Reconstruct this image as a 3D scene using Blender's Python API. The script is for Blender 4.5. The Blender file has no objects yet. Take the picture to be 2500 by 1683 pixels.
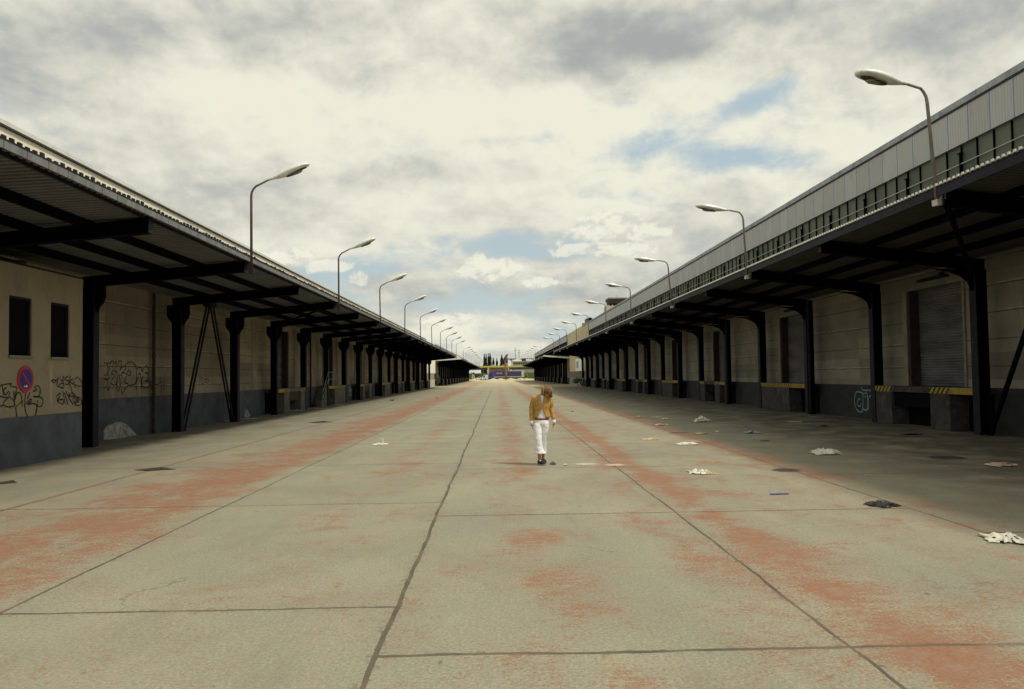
import bpy, math, random
from mathutils import Vector, Matrix, noise as mnoise
R = math.radians
PI = math.pi
SC = bpy.context.scene
COL = SC.collection

# ------------------------------------------------------------------ camera
CAM_H = 1.79
FPX = 1944.0
cam_d = bpy.data.cameras.new("camera")
cam = bpy.data.objects.new("camera", cam_d)
COL.objects.link(cam)
cam_d.sensor_width = 36.0
cam_d.lens = 36.0 * FPX / 2500.0
cam_d.clip_start = 0.1
cam_d.clip_end = 12000
cam.location = (0, 0, CAM_H)
ROT = (Matrix.Rotation(-R(1.061), 4, 'Z') @ Matrix.Rotation(R(2.239), 4, 'X')
       @ Matrix.Rotation(PI / 2, 4, 'X') @ Matrix.Rotation(-0.0135, 4, 'Z'))
cam.rotation_euler = ROT.to_euler()
SC.camera = cam


def ray(px, py):
    return (ROT.to_3x3() @ Vector(((px - 1250) / FPX, -(py - 841.5) / FPX, -1))).normalized()


def on_ground(px, py, z=0.0):
    d = ray(px, py)
    t = (z - CAM_H) / d.z
    return Vector((d.x * t, d.y * t, z))


def on_wall(px, py, X):
    d = ray(px, py)
    t = X / d.x
    return Vector((X, d.y * t, CAM_H + d.z * t))


def on_dist(px, py, Y):
    d = ray(px, py)
    t = Y / d.y
    return Vector((d.x * t, Y, CAM_H + d.z * t))


# ------------------------------------------------------------------ node helper
class NT:
    def __init__(self, tree):
        self.t = tree
        self.n = tree.nodes
        self.l = tree.links

    def _in(self, sock, v):
        if v is None:
            return
        if isinstance(v, bpy.types.NodeSocket):
            self.l.new(v, sock)
        elif isinstance(v, (tuple, list)):
            if len(v) == 3 and sock.type == 'RGBA':
                v = (*v, 1)
            sock.default_value = v
        else:
            if sock.type == 'RGBA':
                v = (v, v, v, 1)
            elif sock.type == 'VECTOR':
                v = (v, v, v)
            sock.default_value = v

    def m(self, op, a, b=None, c=None, clamp=False):
        k = self.n.new('ShaderNodeMath')
        k.operation = op
        k.use_clamp = clamp
        self._in(k.inputs[0], a)
        if b is not None: self._in(k.inputs[1], b)
        if c is not None: self._in(k.inputs[2], c)
        return k.outputs[0]

    def add(self, a, b): return self.m('ADD', a, b)
    def sub(self, a, b): return self.m('SUBTRACT', a, b)
    def mul(self, a, b): return self.m('MULTIPLY', a, b)
    def div(self, a, b): return self.m('DIVIDE', a, b)

    def ss(self, v, a, b, lo=0.0, hi=1.0):
        k = self.n.new('ShaderNodeMapRange')
        k.interpolation_type = 'SMOOTHSTEP'
        self._in(k.inputs[0], v)
        k.inputs[1].default_value = a
        k.inputs[2].default_value = b
        k.inputs[3].default_value = lo
        k.inputs[4].default_value = hi
        return k.outputs[0]

    def lin(self, v, a, b, lo=0.0, hi=1.0):
        k = self.n.new('ShaderNodeMapRange')
        self._in(k.inputs[0], v)
        k.inputs[1].default_value = a
        k.inputs[2].default_value = b
        k.inputs[3].default_value = lo
        k.inputs[4].default_value = hi
        return k.outputs[0]

    def mix(self, f, a, b, mode='MIX'):
        k = self.n.new('ShaderNodeMix')
        k.data_type = 'RGBA'
        k.blend_type = mode
        self._in(k.inputs[0], f)
        self._in(k.inputs[6], a)
        self._in(k.inputs[7], b)
        return k.outputs[2]

    def noise(self, vec, scale, detail=4.0, rough=0.5, dist=0.0, lac=2.0):
        k = self.n.new('ShaderNodeTexNoise')
        if vec is not None: self.l.new(vec, k.inputs['Vector'])
        k.inputs['Scale'].default_value = scale
        k.inputs['Detail'].default_value = detail
        k.inputs['Roughness'].default_value = rough
        k.inputs['Distortion'].default_value = dist
        k.inputs['Lacunarity'].default_value = lac
        return k.outputs['Fac']

    def white(self, vec):
        k = self.n.new('ShaderNodeTexWhiteNoise')
        k.noise_dimensions = '3D'
        self.l.new(vec, k.inputs['Vector'])
        return k.outputs['Value']

    def xyz(self, v):
        k = self.n.new('ShaderNodeSeparateXYZ')
        self.l.new(v, k.inputs[0])
        return k.outputs[0], k.outputs[1], k.outputs[2]

    def vec(self, x, y, z):
        k = self.n.new('ShaderNodeCombineXYZ')
        self._in(k.inputs[0], x)
        self._in(k.inputs[1], y)
        self._in(k.inputs[2], z)
        return k.outputs[0]

    def vmul(self, v, s):
        k = self.n.new('ShaderNodeVectorMath')
        k.operation = 'MULTIPLY'
        self.l.new(v, k.inputs[0])
        k.inputs[1].default_value = s
        return k.outputs[0]

    def gauss(self, x, y, cx, cy, sx, sy, amp, rot=0.0):
        """amp*exp(-((x-cx)/sx)^2-((y-cy)/sy)^2), rotated"""
        dx = self.sub(x, cx)
        dy = self.sub(y, cy)
        if rot:
            c, s = math.cos(rot), math.sin(rot)
            dx, dy = self.add(self.mul(dx, c), self.mul(dy, s)), self.sub(self.mul(dy, c), self.mul(dx, s))
        a = self.mul(dx, 1 / sx)
        b = self.mul(dy, 1 / sy)
        e = self.add(self.mul(a, a), self.mul(b, b))
        return self.mul(self.m('EXPONENT', self.mul(e, -1.0)), amp)


# ------------------------------------------------------------------ sun and sky
SUNV = Vector((0.60, -0.30, 1.0)).normalized()
SUN_EL = math.asin(SUNV.z)
SUN_AZ = math.atan2(SUNV.x, SUNV.y)          # clockwise from +Y
sd = bpy.data.lights.new("sun", 'SUN')
sd.energy = 2.7
sd.angle = R(8)
sd.color = (1.0, 0.93, 0.80)
so = bpy.data.objects.new("sun", sd)
COL.objects.link(so)
so.rotation_euler = (-SUNV).to_track_quat('-Z', 'Y').to_euler()
so.location = (40, -20, 60)

W = bpy.data.worlds.new("World")
SC.world = W
W.use_nodes = True
W.node_tree.nodes.clear()
w = NT(W.node_tree)
outw = w.n.new('ShaderNodeOutputWorld')
bg = w.n.new('ShaderNodeBackground')
BGS = 0.1
bg.inputs['Strength'].default_value = BGS
w.l.new(bg.outputs[0], outw.inputs[0])
sky = w.n.new('ShaderNodeTexSky')
sky.sky_type = 'NISHITA'
sky.sun_disc = False
sky.sun_elevation = SUN_EL
sky.sun_rotation = SUN_AZ
sky.air_density = 1.3
sky.dust_density = 2.5
tc = w.n.new('ShaderNodeTexCoord')
gx, gy, gz = w.xyz(tc.outputs['Generated'])
zc = w.add(w.m('MAXIMUM', gz, 0.0), 0.11)
P = w.vec(w.div(gx, zc), w.div(gy, zc), 0.0)
ysafe = w.m('MAXIMUM', gy, 0.05)
U = w.div(gx, ysafe)
V = w.div(gz, ysafe)
front = w.ss(gy, 0.3, 0.6)


def UV(px, py):
    return (px - 1215) / FPX, (918 - py) / FPX


n1 = w.noise(P, 1.15, 9, 0.56, 0.1)
n2 = w.noise(w.vmul(P, (1.0, 1.5, 1)), 0.75, 8, 0.55, 0.1)

AZ = w.m('ARCTAN2', gx, gy)
EL = w.m('ARCSINE', gz)



def puffn(daz, del_, sc, det, rough, zo, dist=0.3):
    e = w.m('MAXIMUM', w.add(EL, del_), -.03)          # clouds flatten towards the horizon
    return w.noise(w.vec(w.add(AZ, daz), w.add(w.mul(e, 1.15), w.mul(w.m('LOGARITHM', w.add(e, .06), math.e), .12)), zo), sc, det, rough, dist)


ns = puffn(0, 0, 3.6, 9, 0.56, 3.1, .1)
ns_b = puffn(.014, .038, 3.6, 9, 0.56, 3.1, .1)
nm = puffn(0, 0, 13.0, 7, 0.60, 5.0, .25)
nm_b = puffn(.004, .011, 13.0, 7, 0.60, 5.0, .25)
nf = nm
relief = w.add(w.mul(w.sub(ns, ns_b), 1.7), w.mul(w.sub(nm, nm_b), .55))
# cover field : >0.5 is cloud
blue_spots = [(1830, 250, 250, 42, .40, .40), (1660, 370, 300, 54, .38, -.1), (1900, 390, 160, 36, .2, -.1), (2010, 330, 150, 60, .16, 0.2),
              (900, 640, 330, 50, .26, 0.12), (1330, 610, 200, 36, .24, 0.0), (1260, 570, 260, 30, .16, 0),
              (1240, 760, 260, 50, .24, 0), (1560, 480, 210, 26, .20, -.15), (820, 730, 120, 40, .16, 0), (1480, 70, 380, 110, -.6, 0), (500, 60, 600, 100, -.4, 0), (2300, 60, 300, 90, -.35, 0), (600, 520, 200, 70, -.2, 0)]
cov = w.add(w.mul(w.sub(w.add(w.mul(n1, .55), w.mul(ns, .45)), .5), 1.9), 0.72)
for px, py, sx, sy, a, r in blue_spots:
    u, v = UV(px, py)
    cov = w.sub(cov, w.mul(w.gauss(U, V, u, v, sx / FPX, sy / FPX, a, r), front))
cmask = w.ss(w.add(cov, w.mul(w.sub(nf, .5), 1.1)), 0.24, 0.68)
# brightness field
bright_spots = [(900, 230, 700, 120, .30, -.25), (1500, 300, 420, 90, .16, .1), (350, 200, 260, 60, .12, 0),
                (1750, 400, 260, 50, .14, 0), (1000, 460, 110, 36, .18, 0), (760, 590, 200, 45, .12, 0), (2150, 260, 260, 120, .10, 0)]
dark_spots = [(430, 70, 620, 95, .30, .05), (1500, 90, 260, 70, .42, -.1), (1300, 180, 150, 32, .20, .2),
              (1000, 420, 260, 34, .26, 0.05), (640, 520, 260, 60, .26, -.15), (1240, 445, 150, 32, .16, 0),
              (2380, 60, 260, 110, .26, 0), (60, 60, 260, 160, .22, 0), (700, 150, 330, 50, .14, -.2), (1700, 20, 400, 40, .12, 0)]
br = w.add(w.mul(w.sub(w.add(w.mul(n2, .5), w.mul(ns, .5)), .5), 1.7), 0.66)
for px, py, sx, sy, a, r in bright_spots:
    u, v = UV(px, py)
    br = w.add(br, w.mul(w.gauss(U, V, u, v, sx / FPX, sy / FPX, a, r), front))
for px, py, sx, sy, a, r in dark_spots:
    u, v = UV(px, py)
    br = w.sub(br, w.mul(w.gauss(U, V, u, v, sx / FPX, sy / FPX, a, r), front))
br = w.add(br, w.add(w.mul(w.sub(nf, .5), .22), relief))
brm = w.ss(br, 0.0, 1.0)
ccol = w.mix(brm, (0.38, 0.40, 0.395), (0.86, 0.84, 0.70))
skyc = w.mix(0.7, w.mix(1.0, sky.outputs[0], (.1, .1, .1), 'MULTIPLY'), (0.53, 0.645, 0.68))
horiz = w.ss(gz, 0.0, 0.16, 1.0, 0.0)
skyc = w.mix(w.mul(horiz, .75), skyc, (0.60, 0.70, 0.68))
col = w.mix(cmask, skyc, ccol)
# small cumulus puffs low over the street
puffs = [(1145, 664, 40, 22), (1190, 650, 58, 36), (1238, 658, 34, 24), (1440, 560, 60, 30), (1500, 552, 80, 36), (1580, 570, 60, 24),
         (1400, 612, 70, 20), (1500, 612, 110, 22), (690, 620, 90, 26), (800, 645, 60, 18),          (1100, 780, 60, 18), (1330, 690, 70, 14), (880, 680, 26, 20)]
pf = None
for px, py, sx, sy in puffs:
    u, v = UV(px, py)
    g = w.gauss(U, V, u, v, sx * 1.1 / FPX, sy * 1.1 / FPX, 1.0)
    pf = g if pf is None else w.m('MAXIMUM', pf, g)
pn = w.noise(w.vec(AZ, w.mul(EL, 1.4), 7.0), 30.0, 7, 0.62, 0.25)
pn_b = w.noise(w.vec(w.add(AZ, .003), w.mul(w.add(EL, .008), 1.4), 7.0), 30.0, 7, 0.62, 0.25)
pm = w.mul(w.ss(w.add(pf, w.add(w.mul(w.sub(pn, .5), 1.7), w.mul(w.sub(nf, .5), .8))), 0.40, 0.68), front)
pcol = w.mix(w.ss(w.add(w.mul(w.sub(pn, pn_b), 3.0), w.add(.5, w.mul(w.sub(pf, .5), .5))), .15, .75), (0.60, 0.62, 0.58), (0.93, 0.90, 0.75))
col = w.mix(w.mul(pm, .68), col, pcol)
# haze under the horizon
col = w.mix(w.ss(gz, -0.05, 0.0, 1.0, 0.0), col, (0.30, 0.29, 0.24))
fin = w.mix(1.0, col, (1 / BGS, 1 / BGS, 1 / BGS), 'MULTIPLY')
w.l.new(fin, bg.inputs['Color'])

SC.view_settings.view_transform = 'Standard'
SC.view_settings.look = 'None'
SC.view_settings.gamma = 1.0
SC.view_settings.exposure = 0.0
SC.render.engine = 'CYCLES'
SC.cycles.max_bounces = 6
SC.cycles.diffuse_bounces = 3


# ------------------------------------------------------------------ materials
def mat(name, base, rough=0.7, metal=0.0, var=0.0, vscale=3.0, stain=None, sscale=0.8, samt=0.5, bump=0.0, bscale=60.0, spec=0.4):
    mt = bpy.data.materials.new(name)
    mt.use_nodes = True
    mt.node_tree.nodes.clear()
    t = NT(mt.node_tree)
    o = t.n.new('ShaderNodeOutputMaterial')
    b = t.n.new('ShaderNodeBsdfPrincipled')
    t.l.new(b.outputs[0], o.inputs[0])
    b.inputs['Roughness'].default_value = rough
    b.inputs['Metallic'].default_value = metal
    b.inputs['Specular IOR Level'].default_value = spec
    b.inputs['Base Color'].default_value = (*base, 1)
    tcn = t.n.new('ShaderNodeTexCoord')
    ob = tcn.outputs['Object']
    c = None
    if var > 0:
        n = t.noise(ob, vscale, 6, 0.6)
        c = t.mix(t.ss(n, .25, .75), tuple(x * (1 - var) for x in base), tuple(min(1, x * (1 + var)) for x in base))
    if stain is not None:
        n = t.noise(ob, sscale, 8, 0.65, 0.3)
        c = t.mix(t.mul(t.ss(n, .5, .72), samt), c if c is not None else base, stain)
    if c is not None:
        t.l.new(c, b.inputs['Base Color'])
    if bump > 0:
        n = t.noise(ob, bscale, 4, 0.6)
        k = t.n.new('ShaderNodeBump')
        k.inputs['Strength'].default_value = bump
        k.inputs['Distance'].default_value = 0.01
        t.l.new(n, k.inputs['Height'])
        t.l.new(k.outputs[0], b.inputs['Normal'])
    mt['t'] = 1
    return mt


def nodes_of(mt):
    t = NT(mt.node_tree)
    b = [n for n in t.n if n.type == 'BSDF_PRINCIPLED'][0]
    tcn = [n for n in t.n if n.type == 'TEX_COORD'][0]
    return t, b, tcn.outputs['Object']


def base_mat(name, rough=0.85):
    return mat(name, (.5, .5, .5), rough)


M = {}
# ---- concrete road
rm = base_mat('slab_concrete', 0.9)
t, b, ob = nodes_of(rm)
X, Y, Z = t.xyz(ob)
wob = t.mul(t.sub(t.noise(ob, 2.3, 8, 0.75), .5), 0.05)
wob2 = t.mul(t.sub(t.noise(ob, 0.35, 3, 0.5), .5), 0.10)
Xw = t.add(X, t.add(wob, wob2))
PX = 3.07


def joint(v, period, off):
    q = t.div(t.sub(v, off), period)
    f = t.sub(q, t.m('FLOOR', t.add(q, .5)))
    return t.mul(t.m('ABSOLUTE', f), period), t.m('FLOOR', q)


dxj, ix = joint(Xw, PX, -0.81)
lanes = t.m('GREATER_THAN', X, -0.81)
fx = t.m('GREATER_THAN', X, 5.33)
offy = t.add(t.mul(lanes, -1.1), 6.3)
offy = t.add(offy, t.mul(fx, -1.6))
Yw = t.add(Y, t.mul(t.sub(t.noise(ob, 1.1, 7, 0.6), .5), 0.11))
dyj, iy = joint(t.sub(Yw, offy), 5.12, 0.0)
tv = t.white(t.vec(ix, iy, 1.0))
base_n = t.noise(ob, 0.55, 8, 0.6, 0.4)
fine = t.noise(ob, 95.0, 3, 0.6)
mid = t.noise(ob, 9.0, 7, 0.7)
c = t.mix(t.ss(base_n, .3, .72), (0.248, 0.250, 0.188), (0.325, 0.312, 0.218))
c = t.mix(t.mul(t.ss(mid, .4, .75), .30), c, (0.375, 0.335, 0.215))
c = t.mix(t.mul(t.ss(t.noise(ob, 26.0, 5, .7), .52, .75), .35), c, (0.20, 0.185, 0.13))
spf = t.ss(Y, 2.0, 30.0, 1.0, .25)
spk = t.noise(ob, 38.0, 4, 0.85)
c = t.mix(t.mul(t.ss(spk, .52, .60), t.mul(spf, .5)), c, (0.14, 0.118, 0.08))
c = t.mix(t.mul(t.ss(spk, .47, .40, 0, 1), t.mul(spf, .5)), c, (0.50, 0.455, 0.33))
c = t.mix(t.mul(t.ss(t.noise(ob, 55.0, 2, .8), .60, .66), t.mul(spf, .6)), c, (0.36, 0.17, 0.09))
# fine cracks and mottled wear
vo = t.n.new('ShaderNodeTexVoronoi')
vo.feature = 'DISTANCE_TO_EDGE'
vo.inputs['Scale'].default_value = .55
vv = t.n.new('ShaderNodeVectorMath'); vv.operation = 'ADD'
t.l.new(ob, vv.inputs[0])
nv_ = t.n.new('ShaderNodeTexNoise'); nv_.inputs['Scale'].default_value = 2.0; nv_.inputs['Detail'].default_value = 7
t.l.new(ob, nv_.inputs['Vector'])
vsx = t.n.new('ShaderNodeVectorMath'); vsx.operation = 'SCALE'; vsx.inputs['Scale'].default_value = .9
t.l.new(nv_.outputs['Color'], vsx.inputs[0])
t.l.new(vsx.outputs[0], vv.inputs[1])
t.l.new(vv.outputs[0], vo.inputs['Vector'])
crk = t.mul(t.m('LESS_THAN', vo.outputs['Distance'], .006), t.ss(t.noise(ob, .35, 4, .6), .54, .62))
c = t.mix(t.mul(crk, .6), c, (0.10, 0.09, 0.065))
wear = t.noise(t.vmul(ob, (1.6, .35, 1)), 1.0, 7, .7)
c = t.mix(t.ss(wear, .52, .72, 0, .45), c, (0.19, 0.175, 0.125))
c = t.mix(t.ss(wear, .46, .30, 0, .35), c, (0.44, 0.40, 0.29))
spk2 = t.noise(ob, 17.0, 5, 0.75)
c = t.mix(t.mul(t.ss(spk2, .52, .70), .30), c, (0.19, 0.175, 0.125))
c = t.mix(t.mul(tv, .16), c, (0.20, 0.20, 0.165))
# scattered darker wear, then dirt with canopy shade painted in, darker towards both sides
c = t.mix(t.mul(t.ss(t.noise(ob, 0.22, 5, .6), .42, .7), .22), c, (0.21, 0.175, 0.115))
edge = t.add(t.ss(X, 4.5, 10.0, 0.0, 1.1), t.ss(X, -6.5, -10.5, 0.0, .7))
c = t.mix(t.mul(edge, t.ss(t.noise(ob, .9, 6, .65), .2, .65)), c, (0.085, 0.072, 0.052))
# reddish grit
band = t.gauss(X, 0.0, -5.2, 0, 1.25, 1, .34)
cut = t.ss(Xw, -4.0, -3.78, 1.0, 0.0)
band = t.mul(band, cut)
band = t.add(band, t.gauss(X, 0, 2.72, 0, .50, 1, .17))
band = t.add(band, t.gauss(X, 0, 2.66, 0, .22, 1, .32))
band = t.add(band, t.mul(t.gauss(X, 0, -4.45, 0, .50, 1, .22), cut))
farb = t.ss(Y, 11, 17)
for xc_, sg_, am_ in ((.35, .38, .30), (-1.95, .45, .24), (5.45, .35, .42), (2.45, .5, .28), (-4.7, .7, .22), (4.3, .8, .10)):
    band = t.add(band, t.mul(t.gauss(X, 0, xc_, 0, sg_, 1, am_), t.mul(farb, t.ss(t.noise(ob, .33 + abs(xc_) * .02, 4, .65), .36, .60, .25, 1.15))))
band = t.add(band, t.gauss(X, 0, 1.9, 0, .45, 1, .13))
band = t.add(band, t.gauss(X, 0, 4.2, 0, 1.5, 1, .10))
band = t.add(band, t.gauss(X, 0, 5.55, 0, .45, 1, .16))
band = t.add(band, t.gauss(X, 0, .35, 0, .55, 1, .12))
band = t.add(band, t.gauss(X, 0, -1.9, 0, .5, 1, .06))
blobs = [(0.55, 7.0, .36, .40, .36), (0.5, 8.9, .30, .5, .26), (0.62, 6.0, .28, .25, .20), (0.75, 4.6, .35, .3, .22),
         (-2.15, 10.3, .42, .8, .26), (-2.2, 8.9, .3, .35, .25), (-1.95, 15.2, .9, 1.2, .22), (-4.6, 9.6, .5, .5, .12),
         (2.0, 7.6, .42, .9, .30), (3.0, 5.3, .50, 1.0, .26), (2.9, 7.8, .3, 1.5, .18), (3.2, 12.5, 1.4, 1.8, .16), (-5.6, 9.0, .8, 2.2, .16), (-5.5, 13.5, .8, 2.2, .14),
         (-0.72, 6.3, .14, .14, .3), (-4.3, 11.8, .35, 1.6, .14), (4.6, 9.3, .7, .5, .16), (0.1, 15.2, .8, 1.0, .2), (1.7, 10.2, .25, 1.2, .2)]
for bx, by, sx, sy, a in blobs:
    band = t.add(band, t.gauss(X, Y, bx, by, sx, sy, a))
st = t.noise(t.vmul(ob, (1.0, 0.8, 1)), 1.15, 9, 0.68, 0.5)
st2 = t.noise(t.vmul(ob, (1.0, 2.6, 1)), 5.0, 7, 0.7)
grit = t.noise(ob, 42.0, 4, 0.8)
grit2 = t.noise(ob, 21.0, 6, 0.8)
red = t.add(band, t.mul(t.sub(st, .5), 2.1))
red = t.add(red, t.mul(t.sub(st2, .5), 1.35))
rfar = t.ss(Y, 3.0, 40.0, 1.0, .35)
red = t.add(red, t.mul(t.mul(t.sub(grit, .5), 2.2), rfar))
red = t.add(red, t.mul(t.sub(grit2, .5), .9))
rmask = t.ss(red, .21, .52)
jred = t.mul(t.ss(t.m('ABSOLUTE', t.sub(Xw, -6.95)), .02, .10, .75, 0.0), t.ss(t.noise(ob, 3, 4, .6), .3, .55))
rmask = t.m('MAXIMUM', rmask, jred)
rcol = t.mix(t.noise(ob, 30, 4, .7), (0.245, 0.098, 0.052), (0.345, 0.180, 0.105))
grain = t.noise(ob, 33.0, 4, .85)
rcol = t.mix(t.ss(grain, .50, .62, 0, .65), rcol, (0.16, 0.07, 0.04))
rhole = t.add(.95, t.mul(t.ss(t.noise(ob, 24.0, 5, .85), .42, .34), -.6))
rhole = t.mul(rhole, t.ss(t.noise(ob, 4.5, 5, .75), .62, .44, .7, 1.0))
c = t.mix(t.mul(rmask, rhole), c, rcol)
# joints
jw = t.noise(ob, 2.2, 5, .7)
xw_ = t.add(0.003, t.mul(jw, .024))
cj = t.ss(t.m('ABSOLUTE', t.sub(X, -0.8)), 1.0, 1.2, .005, 0.0)
xw_ = t.add(xw_, cj)
jx = t.m('LESS_THAN', dxj, xw_)
near_ = t.mul(t.ss(Y, 11.0, 12.0, 1.0, 0.0), lanes)
jy = t.m('LESS_THAN', dyj, t.add(t.mul(near_, .004), t.mul(t.noise(ob, 2.9, 5, .7), .036)))
jy = t.mul(jy, t.ss(t.noise(ob, .7, 3, .6), .30, .42, .55, 1.0))
jm = t.m('MAXIMUM', jx, jy)
jcol = t.mix(t.ss(t.noise(ob, 1.2, 4, .6), .4, .62), (0.065, 0.060, 0.045), (0.14, 0.10, 0.065))
c = t.mix(t.mul(jm, .9), c, jcol)
chip = t.mul(t.ss(t.m('MINIMUM', dxj, dyj), .02, .12, 1.0, 0.0), t.ss(t.noise(ob, 11.0, 5, .75), .53, .62))
c = t.mix(t.mul(chip, .7), c, (0.13, 0.11, 0.075))
# dark oil spots and little stones
sp = t.noise(ob, 6.0, 2, .5)
c = t.mix(t.ss(sp, .735, .77, 0, .7), c, (0.11, 0.095, 0.07))
# chalky white smear beside the walker
pts = [(on_ground(1430, 1133), .55, .10), (on_ground(1500, 1135), .5, .10)]
sm = None
for p, sx, sy in pts:
    g = t.gauss(X, Y, p.x, p.y, sx * .55, .22, 1.0)
    sm = g if sm is None else t.m('MAXIMUM', sm, g)
c = t.mix(t.mul(t.ss(t.add(sm, t.mul(t.sub(t.noise(ob, 9, 7, .8), .5), 2.2)), .30, 1.1), .6), c, (0.78, 0.74, 0.60))
for px, py, sx in [(1545, 987, 2.4), (1540, 1002, 1.6), (1050, 969, 3.0)]:
    p = on_ground(px, py)
    g = t.gauss(X, Y, p.x, p.y, sx * .5, .28, 1.0)
    c = t.mix(t.mul(t.ss(t.add(g, t.mul(t.sub(t.noise(ob, 5, 5, .7), .5), .8)), .4, .7), .5), c, (0.55, 0.52, 0.42))
# sandy dust far down the road
c = t.mix(t.mul(t.ss(Y, 60, 260), t.add(.45, t.ss(t.noise(ob, .09, 4, .6), .35, .6, 0, .5))), c, (0.60, 0.52, 0.33))
c = t.mix(t.mul(fine, .25), c, t.mix(0.5, c, (0.12, 0.11, 0.08)))
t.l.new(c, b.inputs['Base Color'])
bp = t.n.new('ShaderNodeBump')
bp.inputs['Strength'].default_value = .35
bp.inputs['Distance'].default_value = .01
hh = t.sub(t.add(t.mul(fine, .5), t.mul(mid, .6)), t.mul(jm, 1.6))
t.l.new(hh, bp.inputs['Height'])
t.l.new(bp.outputs[0], b.inputs['Normal'])
M['road'] = rm
M['ground'] = mat('sandy_ground', (.36, .31, .20), .95, var=.2, vscale=.05, stain=(.17, .17, .09), sscale=.03, samt=.6)


# ---- wall with board-marked courses
def wall_mat(name, ca, cb, cstain, course=.64, samt=.5, jointc=(.10, .085, .06), streak=.45, bay=6.0, boff=0.0, vj=True):
    mt = base_mat(name, .92)
    t, b, ob = nodes_of(mt)
    X, Y, Z = t.xyz(ob)
    q = t.div(t.sub(Z, .0), course)
    iz = t.m('FLOOR', q)
    fz = t.sub(q, iz)
    iy = t.m('FLOOR', t.div(t.sub(Y, boff), bay))
    h = t.white(t.vec(iz, iy, 2.0))
    n = t.noise(ob, .8, 8, .62, .4)
    c = t.mix(t.ss(n, .25, .75), ca, cb)
    c = t.mix(t.mul(h, .62), c, cstain)
    c = t.mix(t.mul(t.ss(t.noise(ob, 2.2, 8, .7, .3), .5, .75), samt), c, cstain)
    # vertical runs
    v = t.noise(t.vec(t.mul(Y, 5.0), t.mul(Z, .35), 0.0), 1.0, 5, .65)
    c = t.mix(t.mul(t.ss(v, .55, .75), streak), c, tuple(x * .55 for x in cstain))
    c = t.mix(t.mul(t.ss(t.noise(t.vec(t.mul(Y, 2.3), t.mul(Z, .2), 4.0), 1.0, 5, .65), .62, .72), .35), c, tuple(min(1, x * 1.25) for x in cb))
    wz = t.mul(t.sub(t.noise(ob, 3.0, 4, .6), .5), .05)
    jl = t.m('LESS_THAN', t.m('ABSOLUTE', t.sub(t.add(fz, wz), .5)), .022)
    jl = t.mul(jl, t.ss(t.noise(ob, .9, 4, .6), .30, .48))
    jw2 = t.m('LESS_THAN', t.m('ABSOLUTE', t.sub(t.add(fz, wz), .56)), .020)
    jw2 = t.mul(jw2, t.mul(t.m('GREATER_THAN', t.white(t.vec(iz, iy, 5.0)), .45), t.ss(t.noise(ob, 1.3, 5, .7), .42, .56)))
    c = t.mix(t.mul(jw2, .6), c, tuple(min(1, x * 1.55) for x in cb))
    c = t.mix(t.mul(jl, .9), c, jointc)
    t.l.new(c, b.inputs['Base Color'])
    k = t.n.new('ShaderNodeBump')
    k.inputs['Strength'].default_value = .3
    k.inputs['Distance'].default_value = .02
    t.l.new(t.add(t.noise(ob, 30, 6, .7), t.mul(jl, -.8)), k.inputs['Height'])
    t.l.new(k.outputs[0], b.inputs['Normal'])
    return mt


M['wallL'] = wall_mat('stained_concrete_wall', (.28, .25, .178), (.42, .375, .27), (.11, .095, .075))
M['wallR'] = wall_mat('weathered_concrete_wall', (.26, .245, .20), (.37, .35, .285), (.11, .105, .088), course=.75, streak=.3)
M['annex'] = wall_mat('cream_render', (.39, .34, .23), (.48, .425, .295), (.16, .135, .095), course=30, samt=.55, streak=.30)
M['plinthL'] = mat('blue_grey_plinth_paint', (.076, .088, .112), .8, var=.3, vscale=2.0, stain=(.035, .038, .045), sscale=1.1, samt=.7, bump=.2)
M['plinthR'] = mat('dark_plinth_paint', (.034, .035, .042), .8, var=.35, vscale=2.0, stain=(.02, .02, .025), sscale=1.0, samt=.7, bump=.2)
M['steel'] = mat('black_navy_steel_paint', (.0030, .0025, .0075), .8, var=.35, vscale=3.0, spec=.05)
M['steel2'] = mat('faded_navy_steel_paint', (.018, .019, .031), .6, var=.35, vscale=3.0, stain=(.02, .016, .014), sscale=2, samt=.4, spec=.12)
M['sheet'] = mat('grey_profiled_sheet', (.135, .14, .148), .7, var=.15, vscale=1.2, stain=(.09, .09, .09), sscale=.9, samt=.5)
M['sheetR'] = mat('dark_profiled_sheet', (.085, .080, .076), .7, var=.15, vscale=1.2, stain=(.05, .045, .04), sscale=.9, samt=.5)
M['creamband'] = mat('cream_upper_wall', (.84, .78, .62), .85, var=.06, vscale=.6, stain=(.70, .63, .48), sscale=.5, samt=.5)
M['tan'] = mat('tan_board', (.52, .45, .29), .85, var=.15, vscale=1.0, stain=(.30, .22, .12), sscale=1.2, samt=.5)
M['copeR'] = mat('blue_grey_coping', (.30, .33, .37), .6, var=.25, vscale=1.5, stain=(.09, .12, .17), sscale=2.0, samt=.8)
M['darkline'] = mat('dark_drip_edge', (.05, .045, .04), .8)
M['whitetrim'] = mat('white_metal_trim', (.68, .68, .62), .5, var=.1)
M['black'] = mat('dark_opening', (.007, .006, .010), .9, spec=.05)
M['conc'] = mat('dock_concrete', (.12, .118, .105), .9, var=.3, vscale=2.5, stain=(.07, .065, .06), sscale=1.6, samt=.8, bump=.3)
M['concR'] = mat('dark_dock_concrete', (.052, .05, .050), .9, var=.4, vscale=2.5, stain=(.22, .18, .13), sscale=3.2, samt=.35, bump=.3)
M['yellow'] = mat('worn_yellow_paint', (.34, .24, .03), .7, var=.2, vscale=4, stain=(.12, .10, .05), sscale=3.0, samt=.8)
M['brown'] = mat('rusty_brown_jamb', (.040, .024, .020), .8, var=.4, vscale=3)
M['jamb'] = mat('cream_door_post', (.26, .235, .17), .8, var=.2, vscale=2, stain=(.15, .12, .09), sscale=2.5, samt=.5)
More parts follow.
